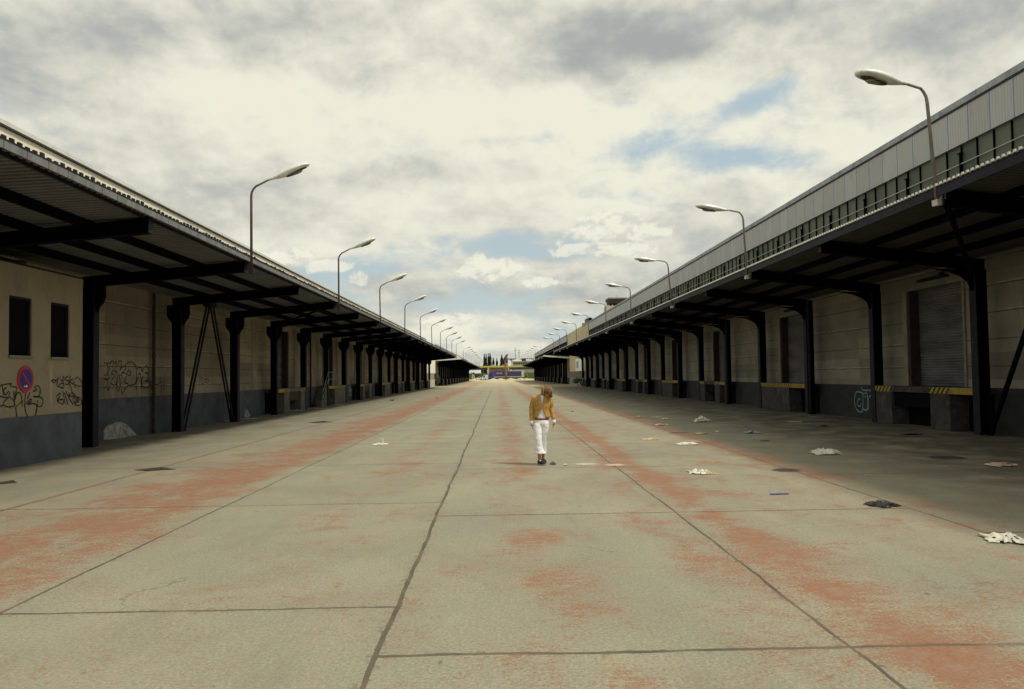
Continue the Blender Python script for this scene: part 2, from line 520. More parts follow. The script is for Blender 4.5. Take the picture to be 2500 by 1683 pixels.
M['rusty'] = mat('rusty_orange_pole', (.115, .068, .048), .7, var=.35, vscale=5, stain=(.07, .055, .045), sscale=4, samt=.7)
M['polegrey'] = mat('grey_pole', (.20, .185, .16), .6, var=.3, vscale=4, stain=(.14, .08, .05), sscale=3, samt=.6)
M['lampshell'] = mat('aluminium_lamp_shell', (.78, .79, .74), .35, metal=.15, var=.15, vscale=5, stain=(.25, .25, .22), sscale=6, samt=.4)
M['lamprim'] = mat('dark_lamp_rim', (.07, .06, .05), .6)  # the rim itself is dark
M['lampglass'] = mat('dusty_lamp_bowl', (.26, .25, .20), .25, var=.2, vscale=9)
M['galv'] = mat('galvanised_rail', (.24, .26, .27), .5, metal=.3, var=.2)
M['tagblack'] = mat('black_spray_paint', (.012, .012, .022), .6)
M['tagblue'] = mat('pale_blue_spray_paint', (.20, .34, .42), .6)
M['tagwhite'] = mat('white_spray_paint', (.42, .40, .45), .7)
M['signred'] = mat('sign_red', (.42, .022, .035), .45, var=.1)
M['signblue'] = mat('sign_blue', (.022, .022, .24), .45, var=.1)
M['white'] = mat('white_paint', (.78, .78, .76), .5)
M['whitewall'] = mat('white_end_wall', (.82, .80, .72), .8, var=.06)
M['manhole'] = mat('cast_iron_cover', (.045, .035, .028), .75, var=.4, vscale=20, bump=.5, bscale=40)
M['leaf'] = mat('green_leaves', (.07, .12, .035), .8, var=.5, vscale=1.5)
M['leafy'] = mat('yellow_green_leaves', (.22, .27, .04), .8, var=.4, vscale=2)
M['poplar'] = mat('poplar_leaves', (.022, .038, .022), .85, var=.5, vscale=.4)
M['bark'] = mat('tan_bark', (.20, .15, .09), .9, var=.4, vscale=1.5)
M['darkbark'] = mat('dark_knotted_bark', (.10, .07, .045), .9, var=.4, vscale=1.5)
M['yellowbeam'] = mat('yellow_bridge_edge', (.50, .46, .10), .7, var=.15)
M['bridge'] = mat('dark_bridge_girder', (.06, .065, .075), .7, var=.25)
M['brick'] = mat('brown_brick', (.16, .10, .08), .9, var=.3, vscale=.6)
M['truckblue'] = mat('truck_blue_paint', (.035, .045, .25), .4, var=.15)
M['curtain'] = mat('dark_blue_tarpaulin', (.045, .042, .115), .6, var=.25, vscale=.8)
M['tyre'] = mat('rubber_tyre', (.02, .02, .02), .8)
M['glass'] = mat('dark_window_glass', (.02, .025, .03), .12)
M['pale'] = mat('pale_metal', (.48, .46, .40), .6, var=.2)
M['carwhite'] = mat('car_white_paint', (.70, .74, .70), .35)
M['grey'] = mat('grey_facade', (.26, .25, .21), .85, var=.2, vscale=.5)
M['redroof'] = mat('red_roof', (.40, .06, .05), .7)
M['paper'] = mat('dirty_white_paper', (.66, .64, .54), .8, var=.2, vscale=8, stain=(.24, .18, .12), sscale=12, samt=.8)
M['paperpink'] = mat('pink_stained_paper', (.55, .42, .32), .8, var=.3, vscale=8, stain=(.38, .10, .07), sscale=7, samt=.7)
M['papergrey'] = mat('grey_violet_plastic', (.26, .25, .32), .5, var=.3, vscale=8, stain=(.08, .07, .08), sscale=9, samt=.8)
M['papercream'] = mat('cream_cardboard', (.52, .44, .26), .8, var=.3, vscale=8, stain=(.20, .13, .07), sscale=9, samt=.7)
M['paperdark'] = mat('black_plastic_film', (.018, .014, .018), .35, var=.4, vscale=8)
M['bluestick'] = mat('blue_plastic_strip', (.06, .06, .32), .5)
M['rock'] = mat('pale_rubble', (.52, .45, .30), .9, var=.3, vscale=2)

# shutter
mt = base_mat('grey_roller_shutter', .6)
t, b, ob = nodes_of(mt)
X, Y, Z = t.xyz(ob)
wv = t.m('SINE', t.mul(Z, 2 * PI / .085))
n = t.noise(t.vec(t.mul(Y, .35), t.mul(Z, 1.6), 0.0), 1.6, 6, .6)
c = t.mix(t.ss(n, .3, .7), (.080, .083, .090), (.175, .18, .19))
c = t.mix(t.ss(wv, .6, 1.0, 0, .5), c, (.045, .045, .05))
c = t.mix(t.mul(t.ss(t.noise(ob, 3, 6, .7), .55, .75), .4), c, (.10, .07, .05))
t.l.new(c, b.inputs['Base Color'])
k = t.n.new('ShaderNodeBump')
k.inputs['Strength'].default_value = .6
k.inputs['Distance'].default_value = .02
t.l.new(wv, k.inputs['Height'])
t.l.new(k.outputs[0], b.inputs['Normal'])
M['shutter'] = mt

# hazard stripes
mt = base_mat('yellow_black_hazard_stripes', .7)
t, b, ob = nodes_of(mt)
X, Y, Z = t.xyz(ob)
q = t.m('FRACT', t.div(t.add(Y, t.mul(Z, .9)), .24))
n = t.noise(ob, 4, 6, .7)
s = t.m('GREATER_THAN', q, .45)
c = t.mix(s, (.015, .013, .015), (.38, .29, .03))
c = t.mix(t.ss(n, .52, .72, 0, .8), c, (.10, .09, .07))
t.l.new(c, b.inputs['Base Color'])
M['hazard'] = mt

# ribbed parapet panels with blue seams
mt = base_mat('ribbed_parapet_panels', .65)
t, b, ob = nodes_of(mt)
X, Y, Z = t.xyz(ob)
f1 = t.m('FRACT', t.div(Y, 1.0))
rib = t.m('FRACT', t.div(Y, .125))
iy = t.m('FLOOR', Y)
hv = t.white(t.vec(iy, 0.0, 0.0))
c = t.mix(hv, (.41, .42, .415), (.475, .485, .48))
c = t.mix(t.mul(t.m('LESS_THAN', rib, .2), .45), c, (.27, .26, .24))
c = t.mix(t.mul(t.ss(t.noise(t.vec(t.mul(Y, 4.0), t.mul(Z, .8), 0.0), 1.0, 5, .65), .5, .75), .35), c, (.22, .20, .17))
c = t.mix(t.m('LESS_THAN', f1, .045), c, (.14, .22, .40))
t.l.new(c, b.inputs['Base Color'])
M['panel'] = mt

# greenish wired glass
mt = base_mat('greenish_clerestory_glass', .55)
t, b, ob = nodes_of(mt)
X, Y, Z = t.xyz(ob)
iy = t.m('FLOOR', t.div(Y, .75))
hv = t.white(t.vec(iy, 3.0, 0.0))
c = t.mix(hv, (.070, .090, .070), (.15, .165, .13))
c = t.mix(t.ss(t.noise(ob, .12, 3, .5), .4, .6, 0, .5), c, (.13, .135, .11))
t.l.new(c, b.inputs['Base Color'])
b.inputs['Specular IOR Level'].default_value = .15
M['clere'] = mt


# ------------------------------------------------------------------ mesh builder
class MB:
    def __init__(self):
        self.v = []
        self.f = []
        self.mi = []
        self.cur = 0

    def quad(self, a, b, c, d):
        n = len(self.v)
        self.v += [tuple(a), tuple(b), tuple(c), tuple(d)]
        self.f.append((n, n + 1, n + 2, n + 3))
        self.mi.append(self.cur)

    def poly(self, pts):
        n = len(self.v)
        self.v += [tuple(p) for p in pts]
        self.f.append(tuple(range(n, n + len(pts))))
        self.mi.append(self.cur)

    def box(self, x0, x1, y0, y1, z0, z1):
        if x0 > x1: x0, x1 = x1, x0
        if y0 > y1: y0, y1 = y1, y0
        if z0 > z1: z0, z1 = z1, z0
        n = len(self.v)
        self.v += [(x0, y0, z0), (x1, y0, z0), (x1, y1, z0), (x0, y1, z0),
                   (x0, y0, z1), (x1, y0, z1), (x1, y1, z1), (x0, y1, z1)]
        for q in ((0, 3, 2, 1), (4, 5, 6, 7), (0, 1, 5, 4), (1, 2, 6, 5), (2, 3, 7, 6), (3, 0, 4, 7)):
            self.f.append(tuple(n + i for i in q))
            self.mi.append(self.cur)
        return self

    def hexa(self, p):
        """8 points: bottom 4 then top 4"""
        n = len(self.v)
        self.v += [tuple(q) for q in p]
        for q in ((0, 3, 2, 1), (4, 5, 6, 7), (0, 1, 5, 4), (1, 2, 6, 5), (2, 3, 7, 6), (3, 0, 4, 7)):
            self.f.append(tuple(n + i for i in q))
            self.mi.append(self.cur)

    def prism(self, poly, axis, a, b):
        """extrude 2D polygon along axis. axis 'y': poly=(x,z)"""
        def P(p, h):
            if axis == 'y': return (p[0], h, p[1])
            if axis == 'x': return (h, p[0], p[1])
            return (p[0], p[1], h)
        n = len(self.v)
        k = len(poly)
        self.v += [P(p, a) for p in poly] + [P(p, b) for p in poly]
        self.f.append(tuple(range(n, n + k)))
        self.mi.append(self.cur)
        self.f.append(tuple(range(n + 2 * k - 1, n + k - 1, -1)))
        self.mi.append(self.cur)
        for i in range(k):
            j = (i + 1) % k
            self.f.append((n + j, n + i, n + k + i, n + k + j))
            self.mi.append(self.cur)

    def rings(self, rings, cap=True, closed=True):
        n = len(self.v)
        k = len(rings[0])
        for r in rings:
            self.v += [tuple(p) for p in r]
        m = k if closed else k - 1
        for i in range(len(rings) - 1):
            for j in range(m):
                a = n + i * k + j
                b = n + i * k + (j + 1) % k
                self.f.append((a, b, b + k, a + k))
                self.mi.append(self.cur)
        if cap and closed:
            self.f.append(tuple(range(n + k - 1, n - 1, -1)))
            self.mi.append(self.cur)
            e = n + (len(rings) - 1) * k
            self.f.append(tuple(range(e, e + k)))
            self.mi.append(self.cur)

    def tube(self, path, r, k=8, rr=None):
        path = [Vector(p) for p in path]
        out = []
        ref = None
        for i, p in enumerate(path):
            if i == 0: d = path[1] - p
            elif i == len(path) - 1: d = p - path[i - 1]
            else: d = (path[i + 1] - path[i - 1])
            d.normalize()
            if ref is None:
                ref = Vector((0, 0, 1)) if abs(d.z) < .9 else Vector((1, 0, 0))
            a = d.cross(ref).normalized()
            b2 = a.cross(d).normalized()
            ref = b2
            rad = rr[i] if rr else r
            out.append([p + a * rad * math.cos(2 * PI * j / k) + b2 * rad * math.sin(2 * PI * j / k) for j in range(k)])
        self.rings(out)

    def ellipsoid(self, c, r, rot=None, nu=16, nv=10):
        c = Vector(c)
        rg = []
        for i in range(nv + 1):
            th = PI * min(max(i / nv, .02), .98)
            ring = []
            for j in range(nu):
                ph = 2 * PI * j / nu
                p = Vector((r[0] * math.sin(th) * math.cos(ph), r[1] * math.sin(th) * math.sin(ph), -r[2] * math.cos(th)))
                if rot is not None: p = rot @ p
                ring.append(c + p)
            rg.append(ring)
        self.rings(rg)

    def build(self, name, mats, parent=None, smooth=False, bevel=0.0):
        me = bpy.data.meshes.new(name)
        me.from_pydata(self.v, [], self.f)
        if not isinstance(mats, (list, tuple)): mats = [mats]
        for m_ in mats: me.materials.append(m_)
        if len(mats) > 1:
            me.polygons.foreach_set('material_index', self.mi)
        if smooth:
            me.polygons.foreach_set('use_smooth', [True] * len(me.polygons))
        me.update()
        o = bpy.data.objects.new(name, me)
        COL.objects.link(o)
        if parent is not None:
            o.parent = parent
            # parent may be placed: keep world coordinates
            o.matrix_parent_inverse = parent_world(parent).inverted()
        if bevel > 0:
            bm = o.modifiers.new('bevel', 'BEVEL')
            bm.width = bevel
            bm.segments = 2
            bm.limit_method = 'ANGLE'
        return o


def parent_world(o):
    m_ = o.matrix_basis.copy()
    if o.parent is not None:
        return parent_world(o.parent) @ o.matrix_parent_inverse @ m_
    return m_


def setp(o, label=None, cat=None, group=None, kind=None):
    if label: o['label'] = label
    if cat: o['category'] = cat
    if group: o['group'] = group
    if kind: o['kind'] = kind
    return o


def thing(name, label, cat, loc=(0, 0, 0), group=None):
    o = bpy.data.objects.new(name, None)
    COL.objects.link(o)
    o.location = loc
    o.empty_display_size = .3
    return setp(o, label, cat, group)


def copy_tree(src, parent=None):
    c_ = src.copy()
    COL.objects.link(c_)
    if parent is not None:
        c_.parent = parent
    for ch in [q for q in bpy.data.objects if q.parent == src]:
        copy_tree(ch, c_)
    return c_


# ------------------------------------------------------------------ ground
g = MB()
g.quad((-3000, -300, -.03), (3000, -300, -.03), (3000, 5000, -.03), (-3000, 5000, -.03))
setp(g.build('ground', M['ground']), kind='structure')
g = MB()
g.quad((-40, -12, 0), (40, -12, 0), (40, 330, 0), (-40, 330, 0))
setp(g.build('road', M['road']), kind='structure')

# ------------------------------------------------------------------ warehouses
def ywall(mb, s, u0, u1, y0, y1, z0, z1):
    mb.box(s * u0, s * u1, y0, y1, z0, z1)


def comb(name, x, y0, y1, pitch, f0, f1, zb, zr, zt, jit, material, parent, rnd):
    """one continuous strip with upright teeth"""
    mb = MB()
    y = y0
    prev = None
    while y < y1 - pitch:
        zz = zt + rnd.uniform(-jit, jit)
        a = len(mb.v)
        ya, yb = y + pitch * f0, y + pitch * f1
        mb.v += [(x, ya, zb), (x, yb, zb), (x, yb, zr), (x, ya, zr), (x, yb, zz), (x, ya, zz)]
        mb.f += [(a, a + 1, a + 2, a + 3), (a + 3, a + 2, a + 4, a + 5)]
        mb.mi += [0, 0]
        if prev is not None:
            mb.f.append((prev + 1, a, a + 3, prev + 2))
            mb.mi.append(0)
        prev = a
        y += pitch
    o = mb.build(name, material, parent)
    so_ = o.modifiers.new('solid', 'SOLIDIFY')
    so_.thickness = .03
    so_.offset = 0
    return o


def warehouse(s, cfg, label):
    """s=-1 left, +1 right of the street"""
    Y0, Y1 = cfg['y0'], cfg['y1']
    cols = cfg['cols']
    UW, UC, UE = cfg['UW'], cfg['UC'], cfg['UE']
    ZT, ZU, ZW = cfg['zt'], cfg['zu'], cfg['zw']     # edge top, edge underside, wall underside of the sheet
    TIPB, ROOTB = cfg['tipb'], cfg['rootb']
    left = s < 0
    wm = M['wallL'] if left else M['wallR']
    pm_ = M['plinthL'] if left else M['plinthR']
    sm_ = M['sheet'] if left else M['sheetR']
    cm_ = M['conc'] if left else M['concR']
    root = thing('warehouse', label, 'warehouse', (s * UW, Y0, 0))
    far = cfg.get('far', False)
    PL = 1.27
    doors = cfg['doors']            # dict col index -> kind
    # walls with openings
    wl = MB()
    pl = MB()
    pieces = []
    ycur = cfg.get('wall0', Y0)
    WT = ZW + .02
    for i, yc in enumerate(cols[:-1]):
        if i in doors and yc >= ycur - .01:
            d0, d1 = yc + 1.55, yc + 4.75
            ywall(wl, s, UW, UW + .3, ycur, d0, PL, WT)
            ywall(wl, s, UW, UW + .3, d0, d1, 4.42, WT)
            ycur = d1
    ywall(wl, s, UW, UW + .3, ycur, Y1, PL, WT)
    wl.build('wall', wm, root)
    ywall(pl, s, UW - .025, UW + .3, cfg.get('wall0', Y0), Y1, 0, PL)
    pl.build('plinth', pm_, root)
    # doors
    for i, kind in doors.items():
        yc = cols[i]
        d0, d1 = yc + 1.55, yc + 4.75
        m_ = MB()
        m_.box(s * (UW + .30), s * (UW + .36), d0 + .002, d1 - .002, PL, 4.42)
        dr = m_.build('shutter_door', M['shutter'], root)
        f_ = MB()
        f_.box(s * (UW - .05), s * (UW - .003), d0 - .10, d0 - .002, PL + .004, 4.40)
        f_.build('door_post', M['jamb'], dr)
        f_ = MB()
        f_.box(s * (UW - .05), s * (UW - .003), d1 + .002, d1 + .22, PL + .004, 4.40)
        f_.build('door_post', M['jamb'], dr)
        f_ = MB()
        f_.box(s * (UW - .02), s * (UW + .29), d1 - .16, d1 - .004, PL + .004, 4.40)
        f_.build('door_jamb', M['brown'], dr)
        if not far:
            h_ = MB()
            h_.tube([(s * (UW + .27), d0 + .18, 2.35), (s * (UW + .20), d0 + .18, 2.35), (s * (UW + .20), d0 + .18, 1.75), (s * (UW + .27), d0 + .18, 1.75)], .018, 6)
            h_.build('door_handle', M['steel2'], dr)
            k_ = MB()      # lamp tube over the door
            k_.box(s * (UW - .16), s * (UW - .03), d0 + .7, d1 - .9, 4.62, 4.70)
            k_.box(s * (UW - .12), s * (UW - .002), d0 + .95, d0 + 1.05, 4.70, 4.80)
            k_.build('door_light', M['steel2'], root)
        # dock
        a0, a1 = yc + .18, yc + 5.84
        dk = MB()
        dk.box(s * (UC + .02), s * (UW - .03), a0, a1, 1.09, 1.268)
        dock = dk.build('loading_dock', cm_, root)
        if kind == 'split':
            piers = [(a0 + 1.15, a0 + 2.2), (a1 - 1.1, a1)]
        else:
            piers = [(a0 + 1.9, a1)]
        for p0, p1 in piers:
            q = MB()
            q.box(s * (UC + .025), s * (UW - .03), p0, p1, 0, 1.086)
            q.build('dock_pier', cm_, dock, bevel=0 if far else .02)
        if not far:
            for p0, p1 in piers:
                bm_ = MB()
                bm_.box(s * (UC + .012), s * (UC + .06), p0, p1, 1.085, 1.272)
                bm_.build('striped_edge', M['hazard'], dock)
            ye = MB()
            ye.box(s * (UC + .012), s * (UC + .06), a0, a0 + (1.13 if kind == 'split' else 1.88), 1.085, 1.272)
            ye.build('yellow_edge', M['yellow'], dock)
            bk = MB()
            bk.box(s * (UW - .08), s * (UW - .035), a0 + .05, a1 - .05, .01, 1.08)  # black backing, the shade under the dock put into its colour
            bk.build('dock_recess_shade', M['black'], dock)
            if kind == 'split':
                fl = MB()
                fl.box(s * (UC + .1), s * (UC + .18), a0 + 2.25, a1 - 1.15, .62, 1.085)
                fl.build('dock_flap', M['brown'] if left else M['black'], dock)
    # columns + haunches, beams
    for i, yc in enumerate(cols):
        if not (left and cfg.get('hidecol') and yc < cfg['hidecol']):
            c_ = MB()
            w_ = .32
            c_.cur = 1
            c_.box(s * UC, s * (UC + .022), yc - .15, yc + .15, 0, ROOTB + .02)
            c_.cur = 0
            c_.box(s * (UC + w_ - .022), s * (UC + w_), yc - .15, yc + .15, 0, ROOTB + .02)
            c_.box(s * (UC + .024), s * (UC + w_ - .024), yc - .012, yc + .012, 0, ROOTB + .02)
            # haunch plate below the beam
            cx = UC + .16
            hw = .38
            poly = [(cx - hw, ROOTB + .03), (cx - hw, ROOTB - .30), (cx - hw + .05, ROOTB - .44), (cx - hw + .15, ROOTB - .56), (cx - .17, ROOTB - .70),
                    (cx + .17, ROOTB - .70), (cx + hw - .15, ROOTB - .56), (cx + hw - .05, ROOTB - .44), (cx + hw, ROOTB - .30), (cx + hw, ROOTB + .03)]
            if not left:
                poly = [(cx - 1.25, ROOTB + .07), (cx - .75, ROOTB - .02), (cx - .45, ROOTB - .14), (cx - .25, ROOTB - .30), (cx - .163, ROOTB - .55), (cx + .158, ROOTB - .55), (cx + .158, ROOTB + .03)]
            c_.cur = 0
            c_.prism([(s * a_, z_) for a_, z_ in poly], 'y', yc - .07, yc + .07)
            c_.build('column', [M['steel'], M['steel2']], root)
        b_ = MB()
        e = s
        ut, ur = UE + .10, UC + .36
        # web
        b_.hexa([(e * ut, yc - .02, TIPB), (e * ur, yc - .02, ROOTB), (e * ur, yc + .02, ROOTB), (e * ut, yc + .02, TIPB),
                 (e * ut, yc - .02, ZU - .01), (e * ur, yc - .02, ZW - .16), (e * ur, yc + .02, ZW - .16), (e * ut, yc + .02, ZU - .01)])
        # flanges
        for (za, zb, zc_, zd) in ((TIPB - .02, TIPB, ROOTB - .02, ROOTB), (ZU - .05, ZU - .03, ZW - .20, ZW - .18)):
            b_.hexa([(e * ut, yc - .10, za), (e * ur, yc - .10, zc_), (e * ur, yc + .10, zc_), (e * ut, yc + .10, za),
                     (e * ut, yc - .10, zb), (e * ur, yc - .10, zd), (e * ur, yc + .10, zd), (e * ut, yc + .10, zb)])
        b_.cur = 1
        b_.box(e * (ut - .012), e * ut, yc - .10, yc + .10, TIPB - .02, ZU - .012)
        b_.build('canopy_beam', [M['steel'], M['steel2']], root)
    # purlins
    npur = 4
    for k in range(npur):
        u = UE + .12 + (UW - UE - .3) * (k / (npur - .0))
        zz = ZU + (ZW - ZU) * (u - UE) / (UW - UE)
        p_ = MB()
        if k == 0:
            p_.box(s * u, s * (u + .07), Y0 + .01, Y1 - .01, zz - .03, zz + .012)
        p_.box(s * (u if k else u + .012), s * (u + .06), Y0 + .02, Y1 - .02, zz - (.19 if k else .055), zz - .005 - (.03 if k == 0 else 0))
        p_.build('purlin', M['steel2'] if k == 0 else M['steel'], root)
    # profiled sheet
    pitch = cfg['pitch']
    sh = MB()
    ph = .055
    th = .012
    prof = []
    y = Y0
    while y < Y1:
        prof += [(y, 0), (y + pitch * .46, 0), (y + pitch * .54, ph), (y + pitch * .92, ph)]
        y += pitch
    prof.append((Y1, 0))
    ra, rb = [], []
    for (yy, h) in prof:
        ra.append((s * (UE - .02), yy, ZU + h))
        rb.append((s * UW, yy, ZW + h))
    ra2 = [(a_[0], a_[1], a_[2] + th) for a_ in ra]
    rb2 = [(a_[0], a_[1], a_[2] + th) for a_ in rb]
    for i in range(len(ra) - 1):
        sh.quad(ra[i], rb[i], rb[i + 1], ra[i + 1])
        sh.quad(ra2[i], ra2[i + 1], rb2[i + 1], rb2[i])
        sh.cur = 1
        sh.quad(ra[i], ra[i + 1], ra2[i + 1], ra2[i])
        sh.cur = 0
    sh.build('canopy_sheet', [sm_, M['steel2']], root)
    # fascia
    fa = MB()
    if left:
        fa.box(s * (UE - .05), s * (UE - .028), Y0, Y1, ZU - .045, ZT - .10)
        fa.build('fascia', M['fasc'], root)
        rnd = random.Random(4)
        comb('sheet_closer', s * (UE - .046), Y0, Y1, pitch, .50, .98, ZT - .099, ZT - .085, ZT - .040, .02, M['steel2'], root, rnd)
    else:
        fa.box(s * (UE - .03), s * (UE - .0), Y0, Y1, ZU - .19, ZU - .015)
        fa.build('fascia', M['steel2'], root)
        comb('edge_glint_strip', s * (UE - .05), Y0, Y1, pitch, .25, .60, ZU + .018, ZU + .024, ZU + .066, .0, M['whitetrim'], root, random.Random(1))  # white teeth added for sky glints and sunlit rib ends
    # canopy end boards (closes the profile towards the camera)
    eb = MB()
    eb.hexa([(s * (UE - .04), Y0 - .03, ZU - .05), (s * UW, Y0 - .03, ZW - .05), (s * UW, Y0 - .002, ZW - .05), (s * (UE - .04), Y0 - .002, ZU - .05),
             (s * (UE - .04), Y0 - .03, ZU + .22), (s * UW, Y0 - .03, ZW + .22), (s * UW, Y0 - .002, ZW + .22), (s * (UE - .04), Y0 - .002, ZU + .22)])
    eb.build('canopy_end_board', M['whitetrim'] if far else M['steel2'], root)
    # upper building
    D = 22
    if left:
        ub = MB()
        ub.box(s * (UW + .01), s * (UW + .3), Y0, Y1, WT + .004, 7.88)
        ub.build('upper_wall', M['creamband'], root)
        co = MB()
        co.box(s * (UW - .06), s * (UW + .34), Y0, Y1, 7.884, 7.93)
        co.build('drip_edge', M['darkline'], root)
        co = MB()
        co.box(s * (UW + .10), s * (UW + .5), Y0, Y1, 7.934, 8.12)
        co.build('coping', M['whitetrim'], root)
        ZR = 7.9
    else:
        gl = MB()
        gl.box(s * (UW - .26), s * (UW - .2), Y0, Y1, WT + .08, 8.258)
        gl.build('clerestory_glazing', M['clere'], root)
        mb_ = MB()
        y = math.ceil(Y0 / .75) * .75
        k = 0
        while y < Y1:
            mb_.box(s * (UW - .31), s * (UW - .262), y - .013, y + .013, WT + .08, 8.25)
            if k % 4 == 2:
                mb_.box(s * (UW - .36), s * (UW - .312), y - .018, y + .018, 7.45, 8.05)
                mb_.box(s * (UW - .37), s * (UW - .30), y - .09, y + .09, 8.0, 8.03)
            y += .75
            k += 1
        mb_.build('glazing_bars', M['steel'], root)
        tr = MB()
        tr.box(s * (UW - .335), s * (UW - .312), Y0, Y1, 7.70, 7.722)
        tr.build('pale_rail', M['pale'], root)
        yp = cfg.get('panel_end', Y1)
        pn_ = MB()
        pn_.box(s * (UW - .36), s * (UW - .05), Y0, yp, 8.262, 9.30)
        pn_.build('parapet_panels', M['panel'], root)
        if yp < Y1:
            pn_ = MB()
            pn_.box(s * (UW - .37), s * (UW - .05), yp + .005, Y1, 6.2, 9.30)
            pn_.build('tan_parapet', M['tan'], root)
        dl = MB()
        dl.box(s * (UW - .385), s * (UW - .05), Y0, Y1, 9.303, 9.35)
        dl.build('drip_edge', M['darkline'], root)
        co = MB()
        co.box(s * (UW - .41), s * (UW + .3), Y0, Y1, 9.353, 9.54)
        co.build('coping', M['copeR'], root)
        sl = MB()
        sl.box(s * (UW - .27), s * (UW + .3), Y0, Y1, WT + .003, WT + .078)
        sl.build('sill_band', M['steel2'], root)
        ZR = 9.35
    rf = MB()
    rf.box(s * (UW + .52), s * (UW + D), Y0 + .3, Y1 - .3, ZR - .3, ZR)
    rf.build('roof', M['grey'], root)
    ew = MB()
    ewm = M['whitewall'] if (far and left) else wm
    for (ya, yb) in ((Y0 + .002, Y0 + .28), (Y1 - .28, Y1 - .002)):
        ew.box(s * (UW + .302), s * (UW + D), ya, yb, 2.9 if far else 0, ZR - .31)
    ew.build('end_wall', ewm, root)
    if far:
        ew = MB()
        for (ya, yb) in ((Y0 + .002, Y0 + .28), (Y1 - .28, Y1 - .002)):
            ew.box(s * (UW + .302), s * (UW + D), ya, yb, 0, 2.896)
        ew.build('end_wall_base', M['grey'], root)
    bwl = MB()
    bwl.box(s * (UW + D - .3), s * (UW + D - .02), Y0 + .29, Y1 - .29, 0, ZR - .32)
    bwl.build('rear_wall', wm, root)
    return root


# fascia material with streaks
mt = base_mat('streaked_grey_fascia', .7)
t, b, ob = nodes_of(mt)
X, Y, Z = t.xyz(ob)
n = t.noise(t.vec(t.mul(Y, 3.0), t.mul(Z, .6), 0.0), 1.0, 6, .7)
f1 = t.m('FRACT', t.div(Y, .55))
c = t.mix(t.ss(n, .3, .7), (.125, .14, .15), (.225, .235, .225))
c = t.mix(t.m('LESS_THAN', f1, .03), c, (.04, .04, .04))
t.l.new(c, b.inputs['Base Color'])
M['fasc'] = mt

UW_L, UC_L, UE_L = 11.72, 10.98, 6.83
UW_R, UC_R, UE_R = 13.75, 13.08, 8.80
colsL = [22 + 6 * k for k in range(-3, 19)]
doorsL = {}
for k in range(3, 18):
    if k % 2 == 1: doorsL[k + 3] = 'split' if k % 4 == 3 else 'solid'
cfgL = dict(y0=3.2, y1=132.0, cols=colsL, UW=UW_L, UC=UC_L, UE=UE_L, zt=5.25, zu=5.07, zw=4.82, tipb=4.76, rootb=4.38,
            doors=doorsL, pitch=.187, hidecol=20, wall0=20.0)
WL = warehouse(-1, cfgL, 'nearer left warehouse, cream upper wall over a long black steel canopy')
colsR = [21.6 + 6 * k for k in range(-3, 18)]
doorsR = {}
for k in range(0, 17):
    if k % 2 == 0: doorsR[k + 3] = 'split' if k % 4 == 0 else 'solid'
cfgR = dict(y0=3.0, y1=124.3, cols=colsR, UW=UW_R, UC=UC_R, UE=UE_R, zt=5.5, zu=5.42, zw=4.98, tipb=5.08, rootb=4.50,
            doors=doorsR, pitch=.15, panel_end=115.8)
WR = warehouse(1, cfgR, 'nearer right warehouse with glazed strip and ribbed grey parapet over its canopy')
cols2 = [152.5 + 6 * k for k in range(0, 27)]
d2 = {k: ('split' if k % 4 == 0 else 'solid') for k in range(1, 26, 2)}
cfgL2 = dict(cfgL, y0=151.0, y1=309.5, cols=cols2, doors=d2, far=True, hidecol=0)
cfgL2.pop('wall0')
warehouse(-1, cfgL2, 'second canopied warehouse down the left side, beyond the bright gap')
cols2r = [153.5 + 6 * k for k in range(0, 23)]
cfgR2 = dict(cfgR, y0=152.0, y1=288.0, cols=cols2r, doors={k: v for k, v in d2.items() if k < 22}, far=True)
cfgR2.pop('panel_end')
warehouse(1, cfgR2, 'second canopied warehouse down the right side, beyond the tan link building')

# ---- parts only the nearest left building shows
# inverted V brace
br_ = MB()
for a, bb in (((-11.10, 28.35, 0.0), (-11.10, 30.75, 4.62)), ((-11.10, 33.55, 0.0), (-11.10, 31.15, 4.62))):
    for dx in (-.055, .055):
        br_.tube([(a[0] + dx, a[1], a[2]), (bb[0] + dx, bb[1], bb[2])], .042, 6)
br_.box(-11.24, -10.97, 30.6, 31.3, 4.60, 4.82)
br_.build('wind_brace', M['steel2'], WL)
br_ = MB()
br_.tube([(13.25, 21.3, .0), (13.25, 18.6, 4.6)], .07, 6)
br_.tube([(13.25, 15.8, .0), (13.25, 18.4, 4.6)], .07, 6)
br_.build('wind_brace', M['steel'], WR)
br_ = MB()
br_.tube([(9.0, 15.6, 5.05), (11.0, 18.5, 4.72), (13.0, 21.5, 4.45)], .06, 6)
br_.build('canopy_brace', M['steel'], WR)
br_ = MB()
br_.tube([(-7.1, 34.0, 4.85), (-11.0, 40.0, 4.5)], .05, 6)
br_.build('canopy_brace', M['steel'], WL)
for yy in (27.1, 35.7, 49.6, 55.1, 61.3, 66.9, 79.2, 91.0):
    d_ = MB()
    d_.tube([(-11.60, yy, .0), (-11.60, yy, 4.75)], .055, 8)
    for zz in (1.3, 2.6, 3.9):
        d_.tube([(-11.60, yy, zz), (-11.60, yy, zz + .06)], .072, 8)
    d_.build('downpipe', M['brown'] if yy < 30 else M['steel2'], WL)
for yy in (33.1, 45.1, 57.2, 69.1, 81.1):
    d_ = MB()
    d_.tube([(13.05, yy, .0), (13.05, yy, 4.75)], .06, 8)
    d_.build('downpipe', M['steel2'], WR)
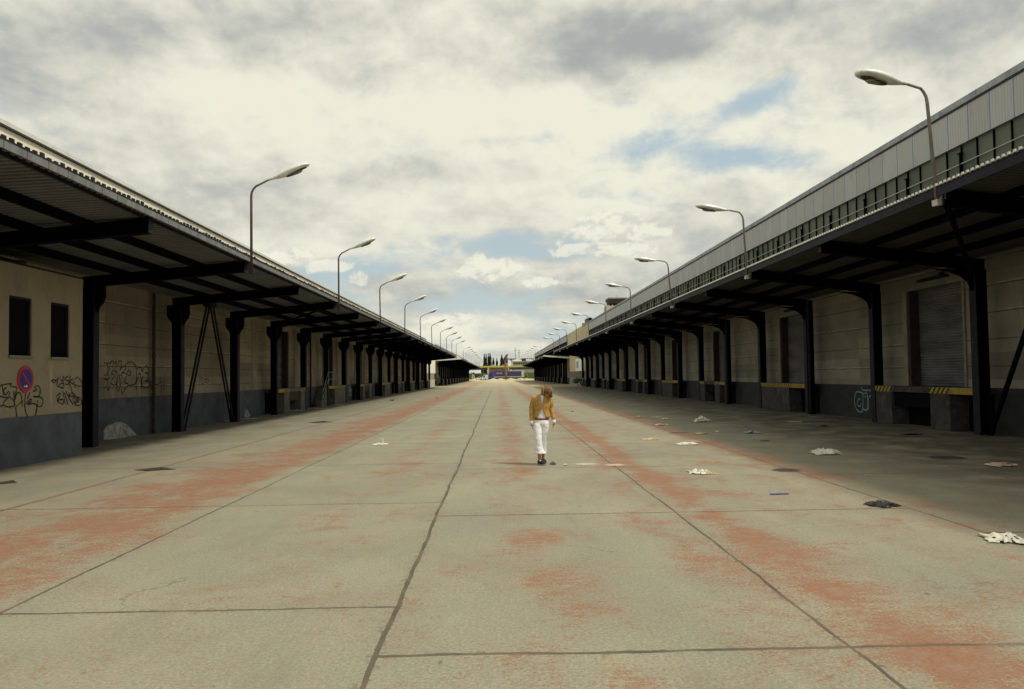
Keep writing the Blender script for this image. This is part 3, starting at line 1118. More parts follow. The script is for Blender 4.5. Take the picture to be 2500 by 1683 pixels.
# cream strips of wall next to doors on the left (repainted bays)
for (y0, y1) in ((38.2, 38.9), (46.1, 47.4), (50.3, 51.6), (58.3, 59.2), (62.3, 63.0), (70.2, 71.1)):
    q = MB()
    q.box(-UW_L + .030, -UW_L + .003, y0, y1, 1.275, 4.6)
    q.build('cream_wall_pier', M['jamb'], WL)
# stairs with rail to the dock in the bay after the first door
st_ = MB()
for k in range(6):
    st_.box(-11.62, -11.05, 50.35 + .27 * k, 50.35 + .27 * (k + 1) - .002, 0, .2 * (k + 1))
stp = st_.build('dock_steps', M['conc'], WL)
rl = MB()
xr = -10.98
rl.tube([(xr, 50.2, 0), (xr, 50.2, .95), (xr, 51.9, 2.18), (xr, 54.3, 2.18)], .025, 6)
rl.tube([(xr, 50.2, .5), (xr, 51.9, 1.72), (xr, 54.3, 1.72)], .02, 6)
for yy in (51.9, 53.1, 54.3):
    rl.tube([(xr, yy, 1.2), (xr, yy, 2.18)], .022, 6)
rl.tube([(xr, 51.1, .55), (xr, 51.1, 1.6)], .02, 6)
rl.tube([(xr - .55, 50.25, .7), (xr, 50.2, .95)], .02, 6)
rl.build('handrail', M['galv'], stp)
q = MB()
q.box(-11.3, -10.95, 49.75, 50.15, 0, .42)
q.build('brick_block', M['brick'], WL)


# ---- graffiti helper
def catmull(pts, n=5):
    if len(pts) < 3: return pts
    out = []
    P_ = [pts[0]] + list(pts) + [pts[-1]]
    for i in range(1, len(P_) - 2):
        p0, p1, p2, p3 = P_[i - 1], P_[i], P_[i + 1], P_[i + 2]
        for k in range(n):
            s_ = k / n
            out.append(tuple(.5 * ((2 * p1[j]) + (-p0[j] + p2[j]) * s_ + (2 * p0[j] - 5 * p1[j] + 4 * p2[j] - p3[j]) * s_ ** 2
                                   + (-p0[j] + 3 * p1[j] - 3 * p2[j] + p3[j]) * s_ ** 3) for j in range(2)))
    out.append(pts[-1])
    return out


def graffiti(strokes, ox, oy, sc, Xw_, width, material, parent, name='graffiti', label=None, seed=1):
    mb = MB()
    off = 0.0
    rnd = random.Random(seed)
    for st_ in strokes:
        wz = [on_wall(ox + sc * a_, oy + sc * b_, Xw_) for a_, b_ in st_]
        pts = catmull([(p.y, p.z) for p in wz])
        off += .0004
        x = Xw_ - math.copysign(.004 + off, Xw_)
        L = []
        for i, p in enumerate(pts):
            a_ = pts[max(i - 1, 0)]
            c_ = pts[min(i + 1, len(pts) - 1)]
            d = Vector((c_[0] - a_[0], c_[1] - a_[1]))
            if d.length < 1e-6: d = Vector((1, 0))
            d.normalize()
            n_ = Vector((-d.y, d.x)) * width * .5 * rnd.uniform(.55, 1.35)
            L.append(((x, p[0] + n_.x, p[1] + n_.y), (x, p[0] - n_.x, p[1] - n_.y)))
        for i in range(len(L) - 1):
            mb.quad(L[i][0], L[i + 1][0], L[i + 1][1], L[i][1])
    o = mb.build(name, material, parent)
    if label: o['label'] = label
    return o


# ------------------------------------------------------------------ annex on the left
AX = 10.2
AN = thing('annex', 'cream rendered box room with two dark windows standing in front of the left warehouse', 'annex', (-AX, 19.75, 0))
m_ = MB()
wins = [(16.80, 17.62), (18.36, 19.16)]
zb, zt_ = 2.36, 3.62
AY0, AY1 = 6.0, 19.75
m_.box(-AX, -AX - .25, AY0, AY1, 1.052, zb)
m_.box(-AX, -AX - .25, AY0, AY1, zt_, 4.30)
ys = [AY0] + [v for w_ in wins for v in w_] + [AY1]
for i in range(0, len(ys), 2):
    m_.box(-AX, -AX - .25, ys[i], ys[i + 1], zb, zt_)
m_.box(-AX - .252, -AX - 1.5, AY1 - .25, AY1, 1.052, 4.30)
m_.build('wall', M['annex'], AN)
m_ = MB()
m_.box(-AX + .02, -AX - .25, AY0, AY1 - .03, 0, 1.05)
m_.box(-AX - .252, -AX - 1.5, AY1 - .24, AY1 - .03, 0, 1.05)
m_.build('plinth', M['plinthL'], AN)
m_ = MB()
m_.box(-AX + .005, -AX - 1.5, AY0, AY1 + .005, 4.303, 4.34)
m_.build('roof', M['steel2'], AN)
for w0, w1 in wins:
    m_ = MB()
    m_.box(-AX - .06, -AX - .10, w0 + .003, w1 - .003, zb, zt_)
    wn = m_.build('window', M['black'], AN)
    m_ = MB()
    m_.box(-AX + .05, -AX - .055, w0 - .02, w1 + .02, zb - .05, zb - .002)
    m_.build('sill', M['grey'], wn)
    m_ = MB()
    for (a0, a1, b0, b1) in ((w0 + .004, w0 + .05, zb, zt_), (w1 - .05, w1 - .004, zb, zt_), (w0 + .05, w1 - .05, zt_ - .05, zt_ - .002)):
        m_.box(-AX - .03, -AX - .058, a0, a1, b0, b1)
    m_.build('frame', M['steel2'], wn)
tysko = [[(750, 900), (800, 930), (860, 850)], [(760, 890), (830, 900)], [(860, 850), (835, 960), (860, 1000)],
         [(890, 850), (900, 910), (930, 880)], [(935, 830), (925, 900), (935, 960), (930, 1010), (880, 1000), (870, 960), (930, 940)],
         [(1000, 840), (950, 870), (980, 900), (1010, 910), (1000, 960), (960, 950)],
         [(1035, 830), (1020, 900), (1025, 960), (1050, 1020), (1060, 1090)], [(1075, 870), (1030, 920), (1080, 960), (1115, 1010)],
         [(1130, 850), (1090, 900), (1090, 950), (1150, 985), (1200, 980), (1195, 910), (1130, 850)],
         [(825, 1140), (880, 1085), (870, 1150), (840, 1195), (920, 1250), (925, 1180), (840, 1195)], [(920, 1060), (960, 1250)],
         [(945, 1080), (1000, 1260)], [(970, 1055), (1000, 1120), (1060, 1080), (1090, 1130), (1000, 1130)], [(1000, 1140), (1075, 1255)],
         [(1050, 1080), (1110, 1130)],
         [(1150, 1190), (1110, 1200), (1120, 1165), (1160, 1180), (1150, 1215), (1090, 1220), (1075, 1170), (1130, 1140), (1190, 1180), (1190, 1250), (1140, 1270), (1090, 1240)],
         [(1200, 1060), (1215, 1190)]]
graffiti(tysko, 0, 780, .16578, -AX, .030, M['tagblack'], AN, label='black two-line tag right of the round sign')
lt = [[(-60, 1010), (0, 985), (30, 965), (160, 950), (150, 990), (240, 1000), (235, 1060)], [(30, 970), (40, 1050), (60, 1110), (100, 1090), (130, 1050)],
      [(60, 1100), (55, 1030), (100, 1010)], [(-40, 1110), (0, 1130), (60, 1150), (120, 1150), (60, 1210), (60, 1270), (130, 1290), (210, 1280)],
      [(-40, 1290), (20, 1275), (60, 1260)],
      [(150, 1070), (130, 1130), (200, 1200), (210, 1280)], [(200, 1060), (215, 1280)], [(235, 1060), (215, 1180), (260, 1080), (310, 1120), (325, 1290)],
      [(240, 1280), (300, 1230), (330, 1200)], [(375, 1080), (360, 1220)], [(440, 1070), (400, 1170)],
      [(480, 1060), (540, 1040), (500, 1000), (560, 980), (590, 1040), (570, 1130), (490, 1140), (600, 1150), (630, 1210), (600, 1280), (550, 1270), (550, 1190)],
      [(350, 1260), (440, 1180), (460, 1200), (400, 1250), (500, 1240), (540, 1290), (520, 1400), (500, 1425)], [(360, 1260), (370, 1350), (400, 1430)],
      [(225, 1290), (240, 1400), (250, 1435)]]
graffiti(lt, 0, 780, .16578, -AX, .031, M['tagblack'], AN, label='black outlined letters under the round sign', seed=2)
esk = [[(150, 520), (220, 540), (260, 620), (250, 740), (200, 850), (150, 855)], [(240, 560), (270, 510), (315, 570), (300, 680), (250, 850)],
       [(320, 540), (350, 480), (400, 470), (410, 520), (370, 640)], [(440, 560), (460, 500), (490, 500), (510, 640)],
       [(540, 560), (560, 470), (600, 460), (630, 540), (590, 720)], [(150, 950), (260, 960), (300, 910), (270, 860), (240, 860)],
       [(150, 1190), (220, 1170), (255, 1090), (230, 990), (160, 960)],
       [(350, 780), (400, 745), (470, 745), (520, 830), (520, 960), (490, 1090), (430, 1130), (370, 1100), (330, 1050)],
       [(340, 850), (380, 825), (430, 850), (410, 920), (370, 970)], [(330, 1090), (280, 1250), (260, 1270), (250, 1200)],
       [(500, 1000), (500, 1150), (530, 1290), (590, 1180), (600, 1080), (570, 900), (570, 860), (620, 850), (650, 890)],
       [(590, 720), (620, 660), (690, 615), (740, 600), (745, 660), (700, 740), (630, 800)],
       [(630, 800), (740, 800), (770, 850), (740, 950), (720, 1060), (790, 1080), (815, 1130), (740, 1210), (690, 1290), (650, 1350), (620, 1240)],
       [(740, 600), (760, 550), (830, 500), (920, 500), (990, 570), (1040, 700), (1040, 860), (1030, 1020), (980, 1100), (900, 1130), (820, 1130)],
       [(800, 730), (830, 720), (880, 790), (870, 860), (820, 860), (780, 800), (800, 730)], [(1060, 700), (1090, 650), (1150, 640), (1180, 680), (1190, 760)],
       [(1050, 1260), (1025, 1100), (1070, 960), (1110, 830), (1140, 820), (1160, 950), (1170, 1150), (1190, 1240)],
       [(1200, 760), (1220, 690), (1280, 610), (1340, 640), (1385, 720), (1350, 780), (1270, 790)], [(1200, 1160), (1180, 1020), (1220, 870)],
       [(1270, 790), (1340, 820), (1380, 890), (1350, 970), (1260, 1040), (1350, 1020), (1400, 1070), (1390, 1150), (1330, 1210), (1250, 1190), (1200, 1150)],
       [(1420, 1035), (1500, 1030)], [(1400, 1140), (1600, 1110), (1660, 1085)], [(1440, 1050), (1450, 1240)], [(1510, 1050), (1520, 1290)],
       [(1530, 1190), (1590, 1215)], [(1680, 930), (1690, 1020), (1780, 1050)], [(1700, 1060), (1720, 1320)], [(1780, 1060), (1790, 1280)]]
graffiti(esk, 240, 840, .08929, -UW_L, .040, M['tagblack'], WL, label='black outlined tag on the first bay behind the annex', seed=3)
tag3 = [[(0, 40), (10, 10), (25, 30), (12, 55), (30, 60)], [(35, 15), (35, 60)], [(35, 30), (55, 12), (40, 35), (58, 60)], [(65, 20), (62, 55)]]
graffiti(tag3, 488, 918, .33, -UW_L, .03, M['tagblack'], WL, label='small faded tag behind the V brace', seed=4)
scr = []
rs = random.Random(9)
for k in range(9):
    a_, b_ = rs.uniform(0, 40), rs.uniform(0, 120)
    scr.append([(a_, b_), (a_ + rs.uniform(5, 25), b_ + rs.uniform(-20, 20)), (a_ + rs.uniform(-5, 30), b_ + rs.uniform(0, 40)), (a_ + rs.uniform(0, 25), b_ + rs.uniform(-30, 30))])
graffiti(scr, 851, 944, .20, -UW_L + .025, .05, M['tagwhite'], WL, label='white scribble on the plinth', seed=5)
cin = [[(480, 210), (500, 245), (600, 250)], [(500, 280), (430, 265), (405, 320), (405, 400), (430, 470), (470, 495), (495, 465), (500, 290)],
       [(470, 345), (440, 360), (440, 420), (470, 430), (475, 400)], [(500, 290), (545, 290), (550, 460), (500, 465)], [(522, 318), (532, 326)],
       [(560, 330), (560, 465)], [(560, 330), (600, 320), (605, 460)]]
graffiti(cin, 2000, 900, .21468, UW_R - .025, .05, M['tagblue'], WR, label='pale blue bubble letters low on the plinth', seed=6)


# plaster patch at the base of first bay on the left
def patch(pts, Xw_, material, parent, name):
    mb = MB()
    n_ = len(pts)
    w_ = [on_wall(a_, b_, Xw_) for a_, b_ in pts]
    mb.prism([(p.y, p.z) for p in w_], 'x', Xw_ - math.copysign(.004, Xw_), Xw_ - math.copysign(.001, Xw_))
    return mb.build(name, material, parent)


mt = mat('bare_plaster_patch', (.33, .34, .32), .95, var=.45, vscale=6, stain=(.10, .11, .12), sscale=4, samt=.9, bump=.5, bscale=30)
patch([(253, 1074), (253, 1050), (262, 1040), (274, 1036), (284, 1030), (297, 1031), (308, 1036), (318, 1044), (326, 1054), (334, 1063), (300, 1069), (272, 1073)],
      -UW_L + .025, mt, WL, 'plaster_patch')
patch([(373, 1042), (375, 1030), (378, 1034), (378, 1054), (374, 1055)], -UW_L + .025, M['tagwhite'], WL, 'paint_mark')
patch([(597, 1012), (601, 998), (606, 1004), (611, 1015), (606, 1019), (598, 1019)], -UW_L + .025, mt, WL, 'plaster_patch')

# ---- no stopping sign
sc_ = on_wall(60.5, 926, -AX)
SG = thing('no_stopping_sign', 'round blue sign with red rim and slash on the cream annex wall', 'traffic sign', (-AX, sc_.y, sc_.z))
r_ = .285
m_ = MB()
ring1 = [(sc_.y + r_ * math.cos(a), sc_.z + r_ * math.sin(a)) for a in [2 * PI * k / 40 for k in range(40)]]
m_.prism(ring1, 'x', -AX + .006, -AX + .026)
m_.build('sign_rim', M['signred'], SG)
m_ = MB()
r2 = .215
m_.prism([(sc_.y + r2 * math.cos(2 * PI * k / 40), sc_.z + r2 * math.sin(2 * PI * k / 40)) for k in range(40)], 'x', -AX + .027, -AX + .030)
m_.build('sign_face', M['signblue'], SG)
m_ = MB()
ca = math.cos(R(135)), math.sin(R(135))
d_ = Vector((ca[0], ca[1])) * .222
n_ = Vector((-ca[1], ca[0])) * .026
cc = Vector((sc_.y, sc_.z))
m_.prism([tuple(cc + d_ + n_), tuple(cc - d_ + n_), tuple(cc - d_ - n_), tuple(cc + d_ - n_)], 'x', -AX + .031, -AX + .034)
m_.build('slash', M['signred'], SG)
m_ = MB()
ay, az = sc_.y - .02, sc_.z - .155
m_.prism([(ay - .07, az - .012), (ay + .02, az - .012), (ay + .02, az - .038), (ay + .075, az), (ay + .02, az + .038), (ay + .02, az + .012), (ay - .07, az + .012)][::-1], 'x', -AX + .035, -AX + .037)
m_.build('arrow', M['white'], SG)


# ------------------------------------------------------------------ link building in the right gap
LK = thing('link_building', 'tan panelled link block with a white board between the two right warehouses', 'building', (13.6, 138, 0))
m_ = MB(); m_.box(13.42, 15.5, 124.6, 151.7, 6.2, 9.35); m_.build('tan_parapet', M['tan'], LK)
m_ = MB(); m_.box(13.75, 15.4, 124.6, 151.7, 2.38, 6.196); m_.build('wall', M['tan'], LK)
m_ = MB(); m_.box(13.38, 15.6, 124.6, 151.7, 9.353, 9.52); m_.build('coping', M['whitetrim'], LK)
m_ = MB(); m_.box(13.80, 15.4, 124.6, 151.7, 1.3, 2.376); m_.build('window_band', M['steel2'], LK)
m_ = MB()
for k in range(14):
    m_.box(13.74, 13.797, 125 + 2 * k, 125.25 + 2 * k, 1.3, 2.37)
m_.build('window_posts', M['pale'], LK)
m_ = MB(); m_.box(13.70, 15.4, 124.6, 151.7, 0, 1.296); m_.build('plinth', M['grey'], LK)
m_ = MB(); m_.box(13.68, 13.745, 125.5, 139.5, 2.42, 4.5); m_.build('white_board', M['whitewall'], LK)
m_ = MB(); m_.box(13.66, 13.678, 134.5, 138.0, 2.9, 4.1); m_.build('pale_emblem', M['tagblue'], LK)

LK2 = thing('link_building', 'bright white link block between the two left warehouses', 'building', (-12, 141, 0))
m_ = MB(); m_.box(-11.76, -14, 132.3, 150.7, 2.40, 7.88); m_.build('wall', M['whitewall'], LK2)
m_ = MB(); m_.box(-11.80, -14, 132.3, 150.7, 1.3, 2.396); m_.build('window_band', M['grey'], LK2)
m_ = MB(); m_.box(-11.74, -14, 132.3, 150.7, 0, 1.296); m_.build('plinth', M['pale'], LK2)
# ------------------------------------------------------------------ street lamps on the canopy edges
def lamp_proto(s, slope1, slope2, mpole, label):
    """built at origin = foot of the pole; arm points to the street (-s)"""
    L = thing('street_lamp', label, 'lamp', (0, 0, 0), 'lamps along the canopy edges')
    d = -s
    H = 2.32 if s < 0 else 2.25
    path = [(0, 0, 0), (0, 0, H - .28), (d * .015, 0, H - .16), (d * .06, 0, H - .07), (d * .13, 0, H + .01), (d * .50, 0, H + .01 + .37 * slope1), ]
    m_ = MB()
    m_.tube(path, .035, 10, rr=[.036, .034, .031, .029, .028, .025])
    m_.build('pole', mpole, L, smooth=True)
    # bracket
    m_ = MB()
    m_.box(-.06, .06, -.07, .07, -.10, .02)
    m_.box(s * .045, s * .16, -.075, .075, .02, .30)
    m_.build('bracket', M['pale'] if s > 0 else M['steel2'], L)
    # head: teardrop
    p0 = Vector(path[-1])
    ax_ = Vector((d, 0, slope2)).normalized()
    up = Vector((-ax_.z * d, 0, abs(ax_.x)))
    prof = [(-.03, .030, .026, .026), (.10, .048, .038, .045), (.25, .085, .060, .075), (.45, .14, .095, .10), (.65, .18, .115, .095), (.85, .19, .12, .075), (1.0, .17, .10, .055), (1.12, .11, .065, .04), (1.175, .04, .028, .02)]
    top, rim = [], []
    K = 18
    rings = []
    for (l, wd, ht, hb) in prof:
        ring = []
        for j in range(K):
            a = 2 * PI * j / K
            cz = math.sin(a)
            ring.append(p0 + ax_ * l + Vector((0, 1, 0)) * wd * math.cos(a) + up * (cz * (ht if cz > 0 else hb)))
        rings.append(ring)
    m_ = MB()
    m_.rings(rings)
    m_.build('lamp_head', M['lampshell'], L, smooth=True)
    # dark rim and glass bowl below
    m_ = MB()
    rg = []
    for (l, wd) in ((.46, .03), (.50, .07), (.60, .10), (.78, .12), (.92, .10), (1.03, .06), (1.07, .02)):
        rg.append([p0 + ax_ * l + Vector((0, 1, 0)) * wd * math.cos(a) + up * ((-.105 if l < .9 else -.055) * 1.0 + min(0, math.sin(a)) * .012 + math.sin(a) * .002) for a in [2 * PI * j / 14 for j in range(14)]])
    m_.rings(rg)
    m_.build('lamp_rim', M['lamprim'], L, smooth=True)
    m_ = MB()
    m_.ellipsoid(p0 + ax_ * .76 - up * .105, (.17, .075, .035), Matrix.Rotation(math.atan2(ax_.z, ax_.x) * -1, 3, 'Y'), 12, 8)
    m_.build('glass_bowl', M['lampglass'], L, smooth=True)
    return L


ORD = ['first', 'second', 'third', 'fourth', 'fifth', 'sixth', 'seventh', 'eighth', 'ninth', 'tenth', 'eleventh', 'twelfth', 'thirteenth', 'fourteenth']
LP = lamp_proto(-1, .52, .40, M['rusty'], '')
RP = lamp_proto(1, .24, .17, M['polegrey'], '')
leftY = [22 + 12.1 * k for k in range(10)]
rightY = [15.6 + 12 * k for k in range(10)]
left2 = [159.5 + 12.1 * k for k in range(13)]
right2 = [158 + 12 * k for k in range(11)]
rl_ = random.Random(11)
rlean = [5.0, 2.2, 4.2, 1.5, 1.0, 2.0, 1.0, 2, 1, 1]
for (ys, P_, side, whl) in ((leftY, LP, -1, 'nearer left'), (rightY, RP, 1, 'nearer right'), (left2, LP, -1, 'farther left'), (right2, RP, 1, 'farther right')):
    for i, yy in enumerate(ys):
        first = (P_ is LP and whl == 'nearer left' and i == 0) or (P_ is RP and whl == 'nearer right' and i == 0)
        o = P_ if first else copy_tree(P_)
        colr = 'rusty pole' if side < 0 else 'grey pole'
        o['label'] = '%s lamp from the camera on the %s canopy edge, %s' % (ORD[i], whl, colr)
        if side < 0:
            o.location = (-UE_L + .075, yy, 4.80)
            tilt = R(rl_.uniform(-1.2, 1.2))
        else:
            o.location = (UE_R + (.0 if i == 0 else -.04), yy, 5.16)
            tilt = -R(rlean[i] if whl == 'nearer right' else rl_.uniform(0, 3))
        o.rotation_euler = (R(rl_.uniform(-.8, .8)), tilt, R(rl_.uniform(-4, 4)))
        if whl == 'nearer right' and i == 0:
            o.rotation_euler = (0, -R(4.5), R(16))

# ------------------------------------------------------------------ person
def person():
    F = on_ground(1321, 1134.5)
    rem = lambda o, v, sm=3: (o.modifiers.new('remesh', 'REMESH'), o.modifiers.new('smooth', 'SMOOTH'), setattr(o.modifiers['remesh'], 'mode', 'VOXEL'),
                           setattr(o.modifiers['remesh'], 'voxel_size', v), setattr(o.modifiers['remesh'], 'use_smooth_shade', True), setattr(o.modifiers['smooth'], 'iterations', sm))

    def loft(mb, rr, k=16):
        rg = []
        for (x, y, z, rx, ry) in rr:
            rg.append([(F.x + x + rx * math.cos(2 * PI * j / k), F.y + y + ry * math.sin(2 * PI * j / k), z) for j in range(k)])
        mb.rings(rg)

    def limb(mb, pts, k=12):
        mb.tube([(F.x + p[0], F.y + p[1], p[2]) for p in pts], .05, k, rr=[p[3] for p in pts])

    skin = mat('tan_skin', (.42, .22, .14), .6, var=.1, vscale=8)  # plain tan skin tone
    mb = MB()
    loft(mb, [(.02, 0, .80, .09, .07), (.02, 0, .86, .122, .085), (.022, 0, .95, .118, .085), (.025, 0, 1.05, .115, .082), (.03, -.005, 1.18, .14, .095),
              (.034, -.005, 1.30, .145, .09), (.036, 0, 1.365, .11, .07), (.042, -.01, 1.39, .06, .05)])
    limb(mb, [(.04, 0, 1.36, .055), (.055, -.03, 1.41, .048), (.085, -.06, 1.445, .046)])
    rot = Matrix.Rotation(R(-12), 3, 'Y') @ Matrix.Rotation(R(35), 3, 'X')
    hc = Vector((F.x + .118, F.y - .085, 1.472))
    mb.ellipsoid(hc, (.072, .088, .100), rot, 18, 14)
    mb.ellipsoid(hc + rot @ Vector((0, -.045, -.055)), (.045, .05, .05), rot, 12, 10)      # jaw
    mb.ellipsoid(hc + rot @ Vector((0, -.095, -.02)), (.012, .018, .024), rot, 8, 6)       # nose
    for sx in (-1, 1):
        mb.ellipsoid(hc + rot @ Vector((sx * .073, .0, -.01)), (.010, .018, .028), rot, 8, 6)  # ears
    # arms
    for sgn, sh, el, wr in ((-1, (-.115, 0, 1.33), (-.172, .03, 1.10), (-.178, -.02, .86)), (1, (.185, 0, 1.33), (.228, .03, 1.10), (.268, -.02, .875))):
        limb(mb, [(*sh, .048), ((sh[0] + el[0]) / 2, .012, 1.21, .042), (*el, .037), ((el[0] + wr[0]) / 2, .008, .98, .034), (*wr, .025)])
        hx, hy, hz = wr
        limb(mb, [(hx, hy, hz, .024), (hx - sgn * .002, hy - .008, hz - .035, .030), (hx - sgn * .004, hy - .012, hz - .075, .030), (hx - sgn * .005, hy - .016, hz - .088, .022)])
        # fingers fanned front-to-back, slightly curled inwards
        for q, (dy, ln) in enumerate(((-.030, .062), (-.011, .072), (.008, .068), (.026, .052))):
            bx, by, bz = hx - sgn * .004, hy - .012 + dy, hz - .078
            limb(mb, [(bx, by, bz, .0095), (bx - sgn * .004, by - .003, bz - ln * .45, .0088), (bx - sgn * .014, by - .007, bz - ln * .8, .008), (bx - sgn * .024, by - .010, bz - ln, .0065)], 8)
        limb(mb, [(hx, hy - .026, hz - .03, .012), (hx - sgn * .006, hy - .050, hz - .055, .0105), (hx - sgn * .014, hy - .058, hz - .085, .008)], 8)
    # legs and feet
    for (hx, kx, ky, axx, ay, ft) in ((-.055, -.048, -.085, -.034, -.075, (.02, -.19)), (.085, .068, .05, .050, .17, (.07, .07))):
        limb(mb, [(hx * .8, 0, .85, .062), (hx * .95, ky * .6, .68, .055), (kx, ky, .48, .042), ((kx + axx) / 2, (ky + ay) / 2 + .0, .32, .042), (axx, ay, .12, .031), (axx, ay + .01, .06, .036)])
        limb(mb, [(axx, ay + .02, .045, .034), ((axx + ft[0]) / 2, (ay + ft[1]) / 2, .04, .034), (ft[0], ft[1], .032, .026)])
    body = mb.build('person', skin)
    rem(body, .0055, 3)
    setp(body, 'woman in a mustard jacket and white trousers walking with bowed head', 'person')
    # shirt
    wh = mat('white_cotton', (.80, .80, .82), .85, var=.05)
    mb = MB()
    loft(mb, [(.022, 0, .925, .136, .100), (.024, 0, .98, .131, .098), (.027, 0, 1.08, .127, .094), (.03, -.006, 1.18, .147, .104), (.034, -.006, 1.29, .150, .099), (.037, -.003, 1.355, .115, .080), (.044, -.012, 1.388, .062, .056)])
    o = mb.build('shirt', wh, body)
    rem(o, .008, 4)
    for (x, y, z, dx_) in ((-.178, -.018, .868, .0), (.267, -.018, .882, .0)):
        mb = MB()
        limb(mb, [(x - .001, y + .002, z + .02, .040), (x, y, z - .025, .043), (x + .001, y - .003, z - .062, .041)])
        mb.build('shirt_cuff', wh, o, smooth=True)
    # jacket : open front shell
    jk = mat('mustard_jacket', (.45, .275, .072), .9, var=.22, vscale=14, stain=(.24, .13, .03), sscale=12, samt=.4)
    rr = [(.024, 0, .935, .163, .122, 38), (.024, 0, .97, .152, .116, 31), (.025, 0, 1.03, .143, .110, 19), (.027, 0, 1.09, .142, .107, 8), (.029, -.004, 1.14, .150, .112, 2.5), (.031, -.006, 1.19, .160, .116, 2.5),
          (.033, -.007, 1.24, .165, .114, 4), (.034, -.006, 1.30, .165, .108, 8), (.036, -.004, 1.345, .150, .096, 13), (.038, -.001, 1.375, .115, .080, 20), (.043, .0, 1.395, .078, .068, 34)]
    K = 40
    rings = []
    for (x, y, z, rx, ry, ga) in rr:
        ring = []
        for j in range(K + 1):
            a = R(-90 + ga) + (2 * PI - 2 * R(ga)) * j / K
            fold = 1 + .018 * math.sin(a * 7 + z * 30)
            ring.append((F.x + x + rx * fold * math.cos(a), F.y + y + ry * fold * math.sin(a), z))
        rings.append(ring)
    mb = MB()
    mb.rings(rings, cap=False, closed=False)
    o = mb.build('jacket', jk, body, smooth=True)
    so_ = o.modifiers.new('solid', 'SOLIDIFY')
    so_.thickness = .012
    so_.offset = 1
    for sgn, sh, el, wr in ((-1, (-.108, 0, 1.335), (-.172, .03, 1.10), (-.178, -.018, .885)), (1, (.178, 0, 1.335), (.228, .03, 1.10), (.266, -.018, .90))):
        mb = MB()
        mid1 = ((sh[0] + el[0]) / 2 + sgn * .008, .012, 1.225)
        mid2 = ((el[0] + wr[0]) / 2, .010, 1.0)
        limb(mb, [(sh[0] - sgn * .03, 0, 1.335, .052), (*sh, .064), (*mid1, .058), (el[0], el[1], el[2] + .04, .052), (*el, .053), (*mid2, .047), (wr[0], wr[1], wr[2] + .03, .044), (*wr, .047)])
        s_ = mb.build('sleeve', jk, o)
        rem(s_, .009, 2)
    # lapels
    mb = MB()
    for sgn in (-1, 1):
        mb.poly([(F.x + .033 + sgn * .008, F.y - .128, 1.19), (F.x + .036 + sgn * .035, F.y - .112, 1.345), (F.x + .036 + sgn * .085, F.y - .108, 1.33), (F.x + .035 + sgn * .088, F.y - .125, 1.27)][::sgn])
    l_ = mb.build('lapels', jk, o)
    s2 = l_.modifiers.new('solid', 'SOLIDIFY'); s2.thickness = .008
    bt = mat('dark_button', (.09, .03, .02), .4)
    for bx, bz in ((-.045, 1.105), (.002, 1.135), (.108, 1.14)):
        mb = MB()
        yb = F.y - .124 + abs(bx - .03) ** 2 * 1.9
        mb.ellipsoid((F.x + bx, yb, bz), (.013, .007, .012), None, 10, 6)
        mb.build('button', bt, o, smooth=True)
    mb = MB()   # pocket flap
    mb.box(F.x - .10, F.x - .045, F.y - .107, F.y - .097, 1.045, 1.06)
    mb.build('pocket_flap', jk, o)
    # belt
    mb = MB()
    loft(mb, [(.021, 0, .900, .150, .112), (.022, 0, .930, .148, .110)], 24)
    mb.build('belt', mat('red_brown_belt', (.20, .055, .03), .6), body, smooth=True)
    # trousers
    tr = mat('white_trousers', (.86, .86, .89), .85, var=.06, vscale=10, bump=.3, bscale=14)
    mb = MB()
    loft(mb, [(.02, 0, .80, .148, .108), (.02, 0, .85, .152, .114), (.02, 0, .90, .142, .106)])
    loft(mb, [(-.050, -.002, .83, .088, .104), (-.058, -.03, .74, .088, .100), (-.056, -.06, .62, .080, .090), (-.052, -.085, .50, .073, .080), (-.046, -.085, .40, .075, .080), (-.038, -.08, .31, .088, .088), (-.028, -.075, .262, .106, .098), (-.014, -.075, .226, .130, .104)])
    loft(mb, [(.090, .002, .83, .084, .104), (.092, .01, .74, .076, .094), (.084, .03, .62, .066, .082), (.072, .06, .50, .056, .074), (.066, .09, .40, .054, .072), (.060, .13, .31, .060, .078), (.056, .15, .25, .068, .082), (.054, .16, .21, .072, .085)])
    o = mb.build('trousers', tr, body)
    rem(o, .009, 3)
    dm = o.modifiers.new('creases', 'DISPLACE')
    tx = bpy.data.textures.new('creases', 'CLOUDS')
    tx.noise_scale = .07
    dm.texture = tx
    dm.strength = .018
    dm.mid_level = .5
    # shoes
    sh_ = mat('black_trainers', (.02, .02, .022), .5)
    sole = mat('grey_sole', (.28, .28, .27), .7)
    for (ax_, ay_, fx_, fy_) in ((.050, .18, .080, .04), (-.036, -.065, .045, -.21)):
        mb = MB()
        limb(mb, [(ax_ - .004, ay_ + .05, .055, .036), (ax_, ay_ + .01, .062, .046), ((ax_ * .6 + fx_ * .4), (ay_ * .6 + fy_ * .4), .058, .046), ((ax_ * .25 + fx_ * .75), (ay_ * .25 + fy_ * .75), .046, .044), (fx_, fy_, .038, .030)], 14)
        s_ = mb.build('shoe', sh_, body)
        rem(s_, .007, 2)
        mb = MB()
        dv = Vector((fx_ - ax_, fy_ - ay_, 0)).normalized()
        nv = Vector((-dv.y, dv.x, 0))
        cpt = Vector((F.x + (fx_ + ax_) / 2, F.y + (fy_ + ay_) / 2 + .01, 0))
        outl = []
        for k in range(20):
            a = 2 * PI * k / 20
            p = cpt + dv * math.cos(a) * .138 + nv * math.sin(a) * .048
            outl.append((p.x, p.y))
        mb.prism(outl, 'z', .001, .026)
        mb.build('sole', sole, s_)
    mb = MB()
